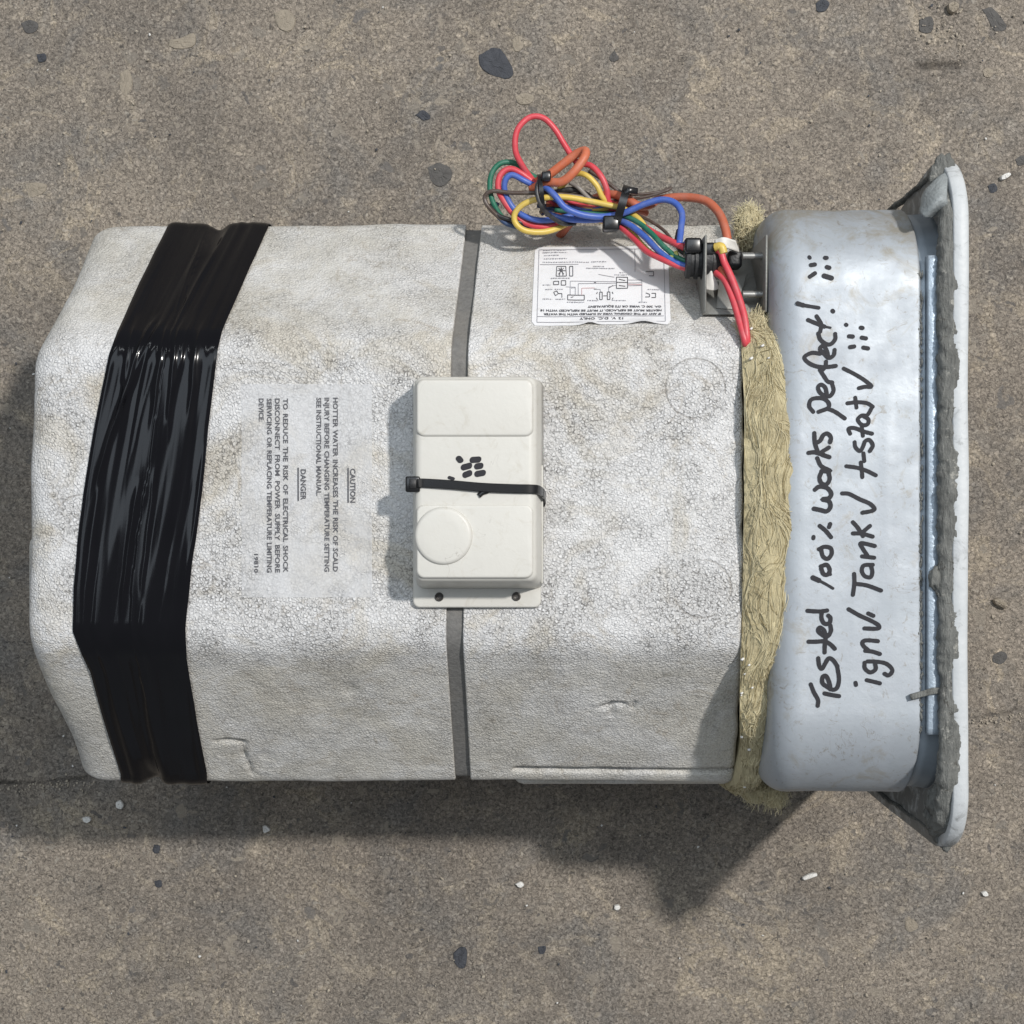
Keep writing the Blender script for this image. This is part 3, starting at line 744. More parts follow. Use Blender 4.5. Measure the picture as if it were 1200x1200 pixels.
mb = MB(); rr = random.Random(5)   # print too small to read
def scribble(x0, x1, y, h):
    x = x0
    while x < x1:
        w = rr.uniform(5, 16); ink_line([(x, y + rr.uniform(-1, 1)), (min(x + w, x1), y + rr.uniform(-1, 1))], h * rr.uniform(.5, 1), mb, 0.00085); x += w + rr.uniform(3, 8)
for x0, x1, y in ((145, 325, 92), (140, 335, 112), (150, 265, 135), (150, 330, 162), (140, 500, 190), (520, 640, 186), (480, 700, 240), (535, 620, 226), (740, 780, 272), (700, 815, 290),
                  (205, 355, 322), (140, 205, 372), (160, 215, 408), (235, 300, 408), (140, 215, 482), (240, 315, 482), (330, 465, 505), (490, 575, 492), (680, 790, 492), (890, 955, 505), (960, 1050, 405), (365, 390, 396)): scribble(x0, x1, y, 9)
mb.build('tiny_print', 'print_grey', WL, False, recalc=False)

# thermostat cover -------------------------------------------------------------------
def cover():
    root = empty('thermostat_cover', (0, 0, 0), HEATER); root['label'] = 'cream plastic thermostat cover held by a black cable tie'
    z0, z1 = 0.3015, 0.3362
    q = lambda px, py, z: W(px, py, z)
    A, B = q(484, 712, .303), q(634, 445, .303)
    v, f = block((A.x, B.x, A.y, B.y), (A.x, B.x, A.y, B.y), 0.2985, 0.3040, 0.004, 0.0012); obj('base_flange', v, f, 'plastic', root)
    t0, t1 = q(485.5, 681, z1), q(628, 441, z1); b0, b1 = q(485, 690, .304), q(637, 442, .304)
    base = (t0.x - 0.0008, b1.x, b0.y, t1.y + 0.001); top = (t0.x, t1.x, t0.y, t1.y)
    v, f = block(base, top, 0.3036, z1, 0.005, 0.0045, 8, 6); o = obj('cover_body', v, f, 'plastic', root)
    # raised panels above and below the middle band
    u0 = q(486.5, 513, z1 + .0014); u1 = q(626, 442.5, z1 + .0014)
    v, f = block((u0.x, u1.x, u0.y, u1.y), (u0.x + .001, u1.x - .001, u0.y + .0012, u1.y - .0014), z1 - 0.003, z1 + 0.0014, 0.0045, 0.0011, 8, 4); obj('upper_panel', v, f, 'plastic', root)
    l0 = q(486.5, 679, z1 + .0011); l1 = q(626, 590, z1 + .0011)
    v, f = block((l0.x, l1.x, l0.y, l1.y), (l0.x + .001, l1.x - .001, l0.y + .001, l1.y - .001), z1 - 0.003, z1 + 0.0011, 0.0045, 0.001, 8, 4); obj('lower_panel', v, f, 'plastic', root)
    c = q(519.5, 628, z1 + .004); rr_ = 33.5 * S(z1 + .004); rings = []
    for rad, z in ((rr_ + .0004, z1 - 0.002), (rr_ + .0003, z1 + .0011), (rr_, z1 + .0020), (rr_ - .0007, z1 + .0029), (rr_ - .0020, z1 + .0032), (rr_ * .5, z1 + .0033)):
        rings.append([(c.x + rad * math.cos(2 * PI * k / 64), c.y + rad * math.sin(2 * PI * k / 64), z) for k in range(64)])
    v, f = loft(rings); sharp(obj('round_boss', v, f, 'plastic', root), 40)
    # side flange on the right
    s0, s1 = q(633.5, 684, .312), q(636.5, 545, .312)
    v, f = boxv(s0.x, s1.x, s0.y, s1.y, .3035, .312); bevel(obj('side_flange', v, f, 'plastic', root), .0007)
    for px, py in ((514.6, 699.5), (605, 699)):
        p = q(px, py, .304); rings = []
        for rad, z in ((.0027, .3035), (.0027, .3046), (.0022, .3049), (.0020, .3049), (.0017, .3042), (.0006, .3041)):
            rings.append([(p.x + rad * math.cos(2 * PI * k / 16), p.y + rad * math.sin(2 * PI * k / 16), z) for k in range(16)])
        v, f = loft(rings); obj('screw', v, f, 'hole', root)
    # marker dots
    for i, (x, y, a, L) in enumerate(((343, 458, -.8, 9), (415, 459, .1, 26), (374, 490, .3, 26), (430, 488, .2, 16), (378, 524, .4, 20), (436, 521, .2, 26), (305, 543, -.3, 18))):
        mb = MB(); cx, cy = 450 + x / 3.87, 420 + y / 3.87; L /= 3.87; z = z1 + .0003
        p0, p1 = W(cx - L / 2 * math.cos(a), cy + L / 2 * math.sin(a), z), W(cx + L / 2 * math.cos(a), cy - L / 2 * math.sin(a), z)
        d = (p1 - p0); d = d.normalized(); n_ = Vector((-d.y, d.x, 0)); hw = 0.0018 if i < 6 else 0.0010; ring = []
        for k in range(13): t = -PI / 2 + PI * k / 12; ring.append(p1 + (d * math.cos(t) + n_ * math.sin(t)) * hw * (1 + .05 * math.sin(3 * t)))
        for k in range(13): t = PI / 2 + PI * k / 12; ring.append(p0 + (d * math.cos(t) + n_ * math.sin(t)) * hw * (1 + .05 * math.sin(2 * t)))
        obj('marker_dot', [tuple(p) for p in ring], [tuple(range(26))], 'ink', root, False)
    return root, z1
COVER, ZC = cover()
def strip(path, wvec, w, th):
    """rectangular strap swept along a path; wvec is the width direction"""
    rings = []; n = len(path); wv = Vector(wvec).normalized()
    for i, p in enumerate(path):
        tg = (path[min(i + 1, n - 1)] - path[max(i - 1, 0)]).normalized(); nn = wv.cross(tg); nn.normalize()
        if nn.z < -0.2: nn = -nn
        ws = tg.cross(nn).normalized(); h, t = w / 2, th / 2
        rings.append([p + ws * a * h + nn * b * t for a, b in ((-1, -.5), (-.85, -1), (.85, -1), (1, -.5), (1, .5), (.85, 1), (-.85, 1), (-1, .5))])
    return loft(rings)
def cover_tie():
    z = ZC + 0.0012; P = [W(488, 567, .305), W(487, 567, .320), W(489, 566.5, z - .001), W(497, 566, z), W(530, 568, z + .0004), W(565, 571, z + .0005), W(600, 572.5, z + .0003), W(622, 573, z - .0002),
                       W(631, 574, z - .004), W(636.5, 578, .322), W(638.5, 583, .309), W(637, 590, .304)]
    v, f = strip(catmull(P, 8), (0.05, 1, 0), 0.0052, 0.0014); t = sharp(obj('cable_tie', v, f, 'nylon', COVER))
    c = W(484.5, 567.5, .334); v, f = boxv(c.x - .0045, c.x + .0040, c.y - .0046, c.y + .0046, .3275, .3375); bevel(obj('tie_head', v, f, 'nylon', t), .001, 2)
    c = W(484, 567, .338); v, f = boxv(c.x - .0022, c.x + .0020, c.y - .0026, c.y + .0030, .3372, .3381); bevel(obj('tie_slot', v, f, 'rubber', t), .0003, 1)
    v, f = strip(catmull([W(572, 575, z - .0002), W(566, 577, z - .0004), W(561, 581, z - .0007)], 5), (.5, 1, 0), 0.0030, 0.0012); obj('tie_tail', v, f, 'nylon', t)
cover_tie()

# steel burner pan -----------------------------------------------------------------------
PY1, PY0, PZ1, PR = 0.1925, -0.178, 0.310, 0.058
PSEC = round_poly([(PY0, 0.012, 0.05), (PY1, 0.012, 0.05), (PY1, PZ1, PR), (PY0, PZ1, PR)], 0.004)
def pan_z(y, ins=0.0):
    if y > PY1 - PR: d = y - (PY1 - PR)
    elif y < PY0 + PR: d = (PY0 + PR) - y
    else: return PZ1
    return PZ1 - PR + math.sqrt(max(0, PR * PR - d * d))
PX0, PX1 = 0.1565, 0.2455
def pan():
    rings = []; L, rr_ = 0.017, 0.017; xs = []
    for k in range(9): a = PI / 2 * k / 8; xs.append((PX0 + L * (1 - math.cos(a)), rr_ * (1 - math.sin(a))))
    for k in range(1, 30): xs.append((lerp(PX0 + L, PX1 - .002, k / 30), 0))
    for k in range(6): a = PI / 2 * k / 5; xs.append((PX1 - .002 + .002 * math.sin(a), .002 * (1 - math.cos(a))))
    for x, ins in xs:
        ring = []
        for y, z, ny, nz in PSEC:
            d = 0.0009 * N((x, y, z), 12, 7) + 0.0004 * N((x, y, z), 40, 9)
            d += 0.0007 * math.exp(-((x - 0.226) / 0.006) ** 2) * sm(.12, .02, abs(y))      # shallow pressed rib
            ring.append((x, y + ny * (d - ins), z + nz * (d - ins)))
        rings.append(ring)
    v, f = loft(rings); return obj('burner_pan', v, f, 'pan', HEATER)
PAN = pan(); PAN['label'] = 'pale galvanised steel pan with handwriting in black marker'
def pan_d(x, y):
    z = pan_z(y); return z + 0.0009 * N((x, y, z), 12, 7) + 0.0004 * N((x, y, z), 40, 9) + 0.0007 * math.exp(-((x - 0.226) / 0.006) ** 2) * sm(.12, .02, abs(y))
# neck between pan and flange
rings = []
for x, ins in ((0.2425, .0035), (0.252, .0035), (0.258, .0030), (0.2615, .002)):
    rings.append([(x, y - ny * ins, z - nz * ins) for y, z, ny, nz in PSEC])
v, f = loft(rings); obj('neck', v, f, 'neckm', PAN)
p, q = W(1086, 860, .311), W(1101.5, 300, .311)
rings = []
for k in range(81):
    y = lerp(p.y, q.y, k / 80); zz = 0.3132 + 0.0004 * noise.noise(Vector((0, y * 25, 3)))
    rings.append([(p.x, y, zz - .006), (p.x, y, zz), (p.x + .0006, y, zz + .0007), (q.x - .0006, y, zz + .0009), (q.x, y, zz), (q.x, y, zz - .006)])
v, f = loft(rings); obj('zinc_strip', v, f, 'zinc', PAN)
# sealant scraps left along the pan's rim
mb = MB()
for i in range(260):
    y = R.uniform(-0.135, 0.145); x = PX1 + .0006 - abs(R.gauss(0, 0.0009)); z = pan_d(x, y) - .0004; r = R.uniform(.0002, .0007); q_ = R.uniform(1, 5)
    mb.add(*tube([Vector((x, y - r * q_, z - r)), Vector((x + R.uniform(-.0006, .0006), y, z + r * .2)), Vector((x + R.uniform(-.0006, .0006), y + r * q_, z - r))], lambda t: r * (.4 + .6 * math.sin(PI * t)), 5))
o = mb.build('sealant_scraps', 'caulk', PAN); o['kind'] = 'stuff'

# handwriting: strokes traced in crops of the photograph (x/8+930, y/8+y0)
ZSTEP = [0]
def ribbon(pts, w, mb):
    path = catmull([Vector((x, y, 0)) for x, y in pts], 6) if len(pts) > 1 else [Vector((pts[0][0], pts[0][1], 0)), Vector((pts[0][0] + .6, pts[0][1] + .3, 0))]
    n = len(path); zs = 0.00035 + ZSTEP[0] * 0.000012; ZSTEP[0] = (ZSTEP[0] + 1) % 12; vv = []; ff = []
    def P(px, py, i):
        s = S(PZ1); x, y = (px - 600) * s, (600 - py) * s; return (x, y, pan_d(x, y) + zs + i * 0.000004)
    for i, p in enumerate(path):
        tg = (path[min(i + 1, n - 1)] - path[max(i - 1, 0)]).normalized(); nn = Vector((-tg.y, tg.x, 0)); ww = w * (1 + 0.10 * noise.noise(Vector((p.x * .4, p.y * .4, 0))))
        vv += [P(p.x + nn.x * ww / 2, p.y + nn.y * ww / 2, i), P(p.x - nn.x * ww / 2, p.y - nn.y * ww / 2, i)]
    ff = [(2 * k, 2 * k + 1, 2 * k + 3, 2 * k + 2) for k in range(n - 1)]
    for i, sgn in ((0, -1), (n - 1, 1)):
        p = path[i]; tg = (path[min(i + 1, n - 1)] - path[max(i - 1, 0)]).normalized() * sgn; nn = Vector((-tg.y, tg.x, 0)); b = len(vv)
        for k in range(9): t = -PI / 2 + PI * k / 8; vv.append(P(p.x + (tg.x * math.cos(t) + nn.x * math.sin(t)) * w / 2, p.y + (tg.y * math.cos(t) + nn.y * math.sin(t)) * w / 2, i))
        ff.append(tuple(range(b, b + 9)))
    mb.add(vv, ff)
YA, YB, YC, YD = 280, 420, 560, 700
WORDS = [
 ('Tested', [(YD, 5.0, s) for s in ([(160,815),(190,890),(228,960),(225,1015)], [(290,900),(360,915),(425,925)],
    [(408,645),(425,760),(410,840),(370,865),(310,835),(270,800),(272,745),(305,738),(335,800),(345,860)], [(230,570),(240,640),(265,668),(295,620),(330,570),(372,590),(410,645)],
    [(140,415),(210,415),(290,412),(345,440),(385,480)], [(300,385),(292,450),(290,515)], [(345,265),(348,320),(310,370),(262,345),(230,312),(248,282),(285,310),(302,365)],
    [(130,125),(200,130),(260,130),(312,122)], [(262,140),(262,200),(290,245),(335,240),(345,195),(325,170)])]),
 ('100%', [(YC, w, s) for w, s in ((6, [(180,935),(235,960)]), (3.2, [(235,960),(310,1000),(368,1035)]), (5, [(255,828),(310,815),(338,860),(322,905),(280,900),(258,850)]), (3.6, [(330,880),(345,905)]),
    (5, [(238,668),(290,645),(348,660),(355,715),(318,758),(275,735),(258,675)]), (5, [(245,450),(300,495),(350,555)]), (5, [(342,432),(332,460)]), (4.6, [(187,552),(185,566)]))]),
 ('works', [(YC, 5.2, [(200,110),(240,82),(310,92),(352,145),(330,190),(268,200),(330,218),(345,270),(310,312),(250,300),(190,288)])] + [(YB, 5.0, s) for s in (
    [(262,1062),(242,1120),(262,1170),(308,1180),(338,1130),(328,1070)], [(222,935),(260,1010),(345,1055),(262,1055)], [(140,885),(200,880),(285,905)], [(330,835),(255,890),(335,925)],
    [(195,700),(200,790),(225,870)], [(205,795),(250,770),(280,718),(320,705),(350,740),(342,785)])]),
 ('perfect!', [(YB, 4.8, s) for s in ([(185,500),(148,450),(160,392),(210,372),(285,378),(330,420),(322,465),(235,500)], [(318,470),(390,500),(480,562)],
    [(362,240),(375,300),(345,350),(300,350),(250,322),(230,272),(258,245),(298,275),(312,340)], [(248,108),(285,165),(320,215),(362,225)], [(305,30),(298,80),(262,115)])] +
    [(YA, 4.8, s) for s in ([(250,1075),(170,1068),(102,1108),(140,1160),(220,1195),(310,1200),(395,1190)], [(385,1040),(375,1090),(330,1115),(290,1080),(248,1030),(280,1000),(312,1050),(325,1105)],
    [(390,890),(390,940),(350,985),(300,982),(250,940),(232,885)], [(215,725),(258,800),(250,868)], [(135,760),(220,795),(290,822)])] + [(YA, 2.6, [(290,822),(345,832)]), (5.0 and YA, 5.2, [(35,605),(90,622)]), (YA, 4.2, [(90,622),(235,646)]), (YA, 5, [(364,674),(370,680)])]),
 ('ign check', [(YD, 4.8, s) for s in ([(685,775),(750,790),(808,805)], [(580,800),(584,820)], [(692,600),(780,602),(870,622),(925,680),(892,730),(852,715)], [(665,612),(668,665),(718,702),(768,672),(762,612)],
    [(790,410),(700,402),(650,412),(652,450),(700,495)], [(672,500),(740,508),(808,530)], [(515,110),(620,170),(720,215),(798,262),(785,292),(665,290)], [(700,150),(748,172)])]),
 ('Tank check', [(YC, 4.8, s) for s in ([(568,900),(570,990),(556,1095)], [(580,992),(690,1008),(818,1055)], [(742,815),(660,820),(640,870),(668,920),(722,930),(738,880),(725,820)],
    [(755,748),(642,735)], [(690,725),(650,665),(625,615),(680,618),(760,638)], [(555,520),(640,522),(740,550)], [(555,415),(600,465),(650,545)], [(715,450),(650,505)],
    [(455,145),(520,150),(620,200),(712,240),(758,290),(720,312),(645,325)])]),
 ('t-stat check', [(YB, 4.6, s) for s in ([(495,1010),(600,1025),(690,1055),(770,1095)], [(630,975),(640,1045),(645,1112)], [(655,890),(663,962)],
    [(572,785),(580,832),(622,868),(650,828),(672,775),(712,765),(742,815),(715,868)], [(530,705),(515,660),(570,652),(660,685),(735,705)], [(640,640),(650,725)],
    [(735,460),(692,530),(640,535),(602,572),(640,622),(692,618),(702,572),(655,538)], [(505,420),(600,410),(690,420),(742,452)], [(578,368),(590,460)], [(470,95),(560,140),(660,200),(732,262),(670,265),(612,278)])]),
 ('dots', [(YA, w, s) for w, s in ((4.4, [(158,160),(162,168)]), (5, [(306,168),(320,168)]), (5, [(168,240),(205,234)]), (5.4, [(318,260),(338,266)]), (5, [(155,352),(202,320)]), (6, [(288,345),(355,366)]))]),
 ('dots', [(YA, w, s) for w, s in ((4.4, [(490,803),(496,807)]), (5, [(630,832),(646,835)]), (5, [(520,912),(555,915)]), (5, [(640,925),(678,932)]), (5, [(530,1014),(568,1008)]), (5, [(655,1018),(698,1026)]))]),
]
for wd, strokes in WORDS:
    mb = MB()
    for y0, w, s in strokes: ribbon([(930 + x / 8, y0 + y / 8) for x, y in s], w, mb)
    mb.build('marker_dots' if wd == 'dots' else 'handwritten_word', 'ink', PAN, False, recalc=False)

# flange -------------------------------------------------------------------------------------
FX0, FX1, FZ = 0.2608, 0.2705, 0.3225
FL = rrect(-0.2065, 0.2165, 0.0, FZ, 0.042, 20)
def flange2():
    # one outline resampled once, then inset along its normals
    q = rrect(-0.2065, 0.2165, 0.0, FZ, 0.042, 20); dense = []
    for k in range(len(q)):
        a, b = Vector(q[k]), Vector(q[(k + 1) % len(q)]); m = max(1, int((b - a).length / 0.005))
        for j in range(m): dense.append(a.lerp(b, j / m))
    dense = [Vector((d.x - (0.016 * sm(0.285, 0.17, d.y) if d.x > 0 else 0), d.y)) for d in dense]
    n = len(dense); nrm = []
    for k in range(n):
        t = dense[(k + 1) % n] - dense[k - 1]; nrm.append(Vector((t.y, -t.x)).normalized())
    rings = []
    for x, ins in ((FX0, .012), (FX0, .0010), (FX0 + .0008, .0002), (FX0 + .005, 0.0), (FX1 - .0022, .0001), (FX1 - .0006, .0009), (FX1, .0025), (FX1, .012)):
        rings.append([(x + 0.0009 * noise.noise(Vector((0, d.x * 14, d.y * 14))), d.x - nn.x * ins, max(0.0001, d.y - nn.y * ins + 0.0006 * noise.noise(Vector((5, d.x * 18, 0))) * (d.y > .2))) for d, nn in zip(dense, nrm)])
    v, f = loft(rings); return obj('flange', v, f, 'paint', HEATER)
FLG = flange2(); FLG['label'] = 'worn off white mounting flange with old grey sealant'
# old putty: lumpy ribbons between neck and flange edge, all round
def putty():
    q = rrect(-0.1985, 0.2085, 0.010, FZ - 0.0058, 0.043, 24); dense = []
    for k in range(len(q)):
        a, b = Vector(q[k]), Vector(q[(k + 1) % len(q)]); m = max(1, int((b - a).length / 0.0012))
        for j in range(m): dense.append(a.lerp(b, j / m))
    n = len(dense); rings = []
    for k in range(n + 1):
        d = dense[k % n]; t = dense[(k + 1) % n] - dense[k - 1]; nn = Vector((t.y, -t.x)).normalized(); ring = []
        p3 = Vector((0.0, d.x, d.y))
        w = (1 + 0.28 * N(p3, 26, 3) + 0.3 * N(p3, 80, 1)) * (0.25 + 0.75 * sm(0.270, 0.305, d.y))
        for j in range(16):
            a = 2 * PI * j / 16; rr_ = 1 + 0.25 * noise.noise(Vector((d.x * 160 + math.cos(a) * 1.3, d.y * 160, math.sin(a) * 1.3 + j * 0.1))) + 0.16 * noise.noise(Vector((d.x * 420 + math.cos(a) * 2, d.y * 420, math.sin(a) * 2)))
            out = 0.0060 * math.sin(a) * rr_ * w + 0.0015 * N(p3, 34, 7); xx = 0.2600 + 0.0068 * math.cos(a) * rr_ * (0.85 + 0.35 * w * 0.5) * (0.45 + 0.55 * sm(0.270, 0.305, d.y)) + 0.002 * (1 - sm(0.270, 0.305, d.y)) + 0.0015 * N(p3, 18, 5)
            ring.append((xx, d.x + nn.x * out, max(.0005, d.y + nn.y * out)))
        rings.append(ring)
    v, f = loft(rings[:-1] + [rings[-1]], False, False); return obj('old_putty', v, f, 'caulk', FLG)
PUT = putty()
def flap(name, mat, ctrl, th, seed, parent):
    """bent sheet of hardened sealant: ctrl is a grid of points"""
    rows = [catmull(r, 6) for r in ctrl]; cols = [catmull([r[i] for r in rows], 6) for i in range(len(rows[0]))]
    nu, nv = len(cols), len(cols[0]); v = []; f = []
    for side in (0, 1):
        for i in range(nu):
            for j in range(nv):
                a = cols[min(i + 1, nu - 1)][j] - cols[max(i - 1, 0)][j]; b = cols[i][min(j + 1, nv - 1)] - cols[i][max(j - 1, 0)]; nn = a.cross(b)
                nn = nn.normalized() if nn.length > 1e-12 else Vector((0, 0, 1)); p = cols[i][j]
                v.append(p + nn * (th * (0.5 - side) + 0.0008 * N(p, 180, seed)))
    k = nu * nv
    for i in range(nu - 1):
        for j in range(nv - 1):
            q = (i * nv + j, (i + 1) * nv + j, (i + 1) * nv + j + 1, i * nv + j + 1); f.append(q); f.append(tuple(k + x for x in q)[::-1])
    rim = [i * nv for i in range(nu)] + [(nu - 1) * nv + j for j in range(1, nv)] + [i * nv + nv - 1 for i in range(nu - 2, -1, -1)] + [j for j in range(nv - 2, 0, -1)]
    for a, b in zip(rim, rim[1:] + rim[:1]): f.append((a, b, b + k, a + k))
    return obj(name, v, f, mat, parent)
# curled flap at the upper corner and the lump hanging at the lower corner
flap('sealant_curl', 'foil', [[W(1111, 200, .306), W(1100, 207, .309), W(1088, 219, .309), W(1080, 234, .307)],
                            [W(1110, 214, .314), W(1099, 221, .317), W(1088, 233, .316), W(1079, 248, .312)],
                            [W(1109, 231, .320), W(1102, 234, .322), W(1093, 243, .320), W(1084, 254, .315)],
                            [W(1110, 241, .316), W(1105, 242, .317), W(1098, 247, .314), W(1091, 254, .309)],
                            [W(1112, 243, .310), W(1108, 243, .309), W(1103, 246, .306), W(1098, 251, .302)]], 0.0016, 1, FLG)
flap('putty_flap', 'caulk', [[W(1092, 928, .290), W(1100, 924, .296), W(1110, 928, .300)], [W(1089, 946, .276), W(1099, 946, .290), W(1112, 948, .296)],
                            [W(1094, 968, .262), W(1103, 970, .276), W(1114, 968, .286)], [W(1098, 984, .250), W(1108, 986, .262), W(1116, 980, .272)]], 0.006, 2, FLG)
flap('putty_smear', 'caulk', [[W(1066, 814, .3125), W(1080, 810, .3150), W(1094, 806, .3155), W(1108, 806, .3165)], [W(1068, 820, .3125), W(1082, 816, .3152), W(1096, 813, .3158), W(1108, 811, .3165)]], 0.0025, 3, FLG)
for px, py, r in ((1096, 678, .0045), (1103, 690, .004), (1101, 672, .004), (1111, 322, .0045), (1112, 470, .003), (1108, 760, .004), (1112, 800, .004), (1110, 560, .003), (1106, 905, .005), (1112, 870, .004), (1100, 938, .0075), (1097, 956, .008), (1103, 972, .007), (1108, 984, .005), (1104, 200, .006), (1098, 206, .005), (1110, 196, .005)):
    c = W(px, py, .316 if 215 < py < 910 else .302 if py < 950 else .290); vv = []; bm = bmesh.new(); bmesh.ops.create_icosphere(bm, subdivisions=3, radius=1)
    for w in bm.verts:
        k = 1 + 0.35 * noise.noise(w.co * 1.7 + Vector((px, py, 0))) + 0.2 * noise.noise(w.co * 4 + Vector((py, px, 0))); vv.append(c + Vector((w.co.x * r * k * .9, w.co.y * r * k * 1.5, w.co.z * r * .75 * k)))
    ff = [tuple(u.index for u in fc.verts) for fc in bm.faces]; bm.free(); obj('putty_lump', vv, ff, 'caulk', FLG)

# glass wool in the gap ------------------------------------------------------------------------
WPATH = [(-0.196, 0.14), (-0.190, 0.19), (-0.178, 0.232), (-0.155, 0.262), (-0.120, 0.288), (-0.085, 0.2985), (-0.04, 0.3045), (0.02, 0.3075), (0.07, 0.3055), (0.104, 0.2985), (0.116, 0.284), (0.132, 0.262), (0.152, 0.235), (0.166, 0.20), (0.172, 0.14)]
def wool_pt(t, a):
    """t along the gap, a across it (0 foam side .. 1 pan side)"""
    P = WOOLC[min(int(t * (len(WOOLC) - 1)), len(WOOLC) - 1)]; y, z = P.y, P.z
    wide = sm(-0.115, -0.075, y)
    x0 = 0.1395 + 0.008 * (1 - sm(.24, .3, z)); x1 = lerp(0.1625, 0.1700, wide) + 0.0022 * N((0, y, 0), 38) + 0.0012 * N((0, y, 0), 110)
    x = lerp(x0, x1, a); bulge = math.sin(PI * min(1, max(0, a * 0.92 + .05))) ** 0.7
    h = 0.0095 * bulge * (0.6 + 0.4 * wide) + 0.0034 * N((x, y, z), 62, 1) + 0.0030 * N((x, y, z), 24, 6) + 0.0012 * N((x, y, z), 160, 2) + 0.0011 * noise.noise(Vector((x * 420 + 3 * noise.noise(Vector((0, y * 45, 2))), y * 70, 5))) - 0.0035
    rad = Vector((0, y - 0.005, z - 0.15)); rad = Vector((0, 0, 1)).lerp(rad.normalized(), 1 - sm(.27, .30, z) if z < .3 else 0).normalized()
    return Vector((x, y, z)) + rad * h
WOOLC = catmull([Vector((0, y, z)) for y, z in WPATH], 24)
def wool():
    v, f = [], []; n, m = 560, 26
    for i in range(n + 1):
        for j in range(m + 1): v.append(wool_pt(i / n, j / m))
    for i in range(n):
        for j in range(m): f.append((i * (m + 1) + j, i * (m + 1) + j + 1, (i + 1) * (m + 1) + j + 1, (i + 1) * (m + 1) + j))
    b = len(v)   # close it downward
    for i in range(n + 1):
        p = wool_pt(i / n, .5); c = Vector((0.15, p.y * .86, p.z - .035)); v.append(c)
    for i in range(n):
        f.append((i * (m + 1), (i + 1) * (m + 1), b + i + 1, b + i)); f.append(((i + 1) * (m + 1) + m, i * (m + 1) + m, b + i, b + i + 1))
    o = obj('glass_wool', v, f, 'wool', HEATER); o['label'] = 'yellow glass wool insulation bulging between foam and steel pan'
    rr_ = random.Random(3); mbs = (MB(), MB())
    for k in range(1500):
        t = rr_.uniform(0.03, 0.86); a = rr_.uniform(0.0, 1.0); pts = []; lift = rr_.uniform(-.0006, .0009); sg = rr_.choice((-1, 1)); wild = rr_.random() < .22
        L = rr_.uniform(.004, .011)
        for s in range(7):
            p = wool_pt(min(.999, max(.001, t)), min(1.03, max(0, a)))
            pts.append(p + Vector((0, 0, lift + (0.0012 * math.sin(PI * s / 6) if wild else 0))) * (1 if p.z > .25 else .6) + Vector((0, -0.0006 if p.y < -.16 else 0, 0)))
            th = 2.1 * noise.noise(Vector((t * 26, a * 1.8, 3.0))) + (rr_.gauss(0, .9) if wild else rr_.gauss(0, .12))
            t += sg * L * math.cos(th); a += sg * L * 16 * math.sin(th)
        mbs[rr_.random() < .22].add(*tube(pts, rr_.uniform(.00010, .00024), 3))
    for mb, mt in zip(mbs, ('fibre', 'fibre_dark')):
        q = mb.build('loose_fibres', mt, o, recalc=False); q['kind'] = 'stuff'
    mb = MB()  # foam beads shed along the cut edge
    for k in range(14):
        y = rr_.uniform(-.16, .11); p = wool_pt(rr_.uniform(.12, .7), abs(rr_.gauss(0, .16))); r = rr_.uniform(.0003, .0009)
        mb.add(*tube([p + Vector((-r, 0, .0012)), p + Vector((0, 0, .0012 + r * .8)), p + Vector((r, r, .0012))], r, 6))
    q = mb.build('foam_beads', 'crumb', o); q['kind'] = 'stuff'
    return o
WOOL = wool()
def tuft(cx, cy, z, rx, ry, rz, n, seed, shape=1.0):
    rr_ = random.Random(seed); c = W(cx, cy, z); bm = bmesh.new(); bmesh.ops.create_icosphere(bm, subdivisions=4, radius=1); vv = []
    for w in bm.verts:
        k = 1 + .4 * noise.noise(w.co * 1.6 + Vector((seed, 0, 0))) + .18 * noise.noise(w.co * 5 + Vector((0, seed, 0))); vv.append(c + Vector((w.co.x * rx * k, w.co.y * ry * k, w.co.z * rz * k)))
    o = obj('wool_tuft', vv, [tuple(u.index for u in fc.verts) for fc in bm.faces], 'wool', WOOL); bm.free()
    mb = MB()
    for k in range(n):
        d = Vector((rr_.gauss(0, 1), rr_.gauss(0, 1), abs(rr_.gauss(0, 1)))).normalized(); p = c + Vector((d.x * rx, d.y * ry, d.z * rz)); tg = Vector((rr_.gauss(0, .5), rr_.gauss(0, 1), rr_.gauss(0, .4))).normalized() * rr_.uniform(.003, .009)
        mb.add(*tube(catmull([p - tg, p + d * .0015, p + tg * .7 + d * .001], 3), rr_.uniform(.00010, .00022), 3))
    q = mb.build('loose_fibres', 'fibre', WOOL, recalc=False); q['kind'] = 'stuff'; return o
tuft(877, 266, .232, .008, .012, .010, 500, 4)
tuft(886, 284, .222, .011, .007, .009, 200, 9)
tuft(884, 383, .288, .010, .007, .007, 240, 12)
tuft(908, 928, .205, .007, .010, .009, 140, 6)
tuft(889, 925, .200, .011, .009, .009, 160, 7)

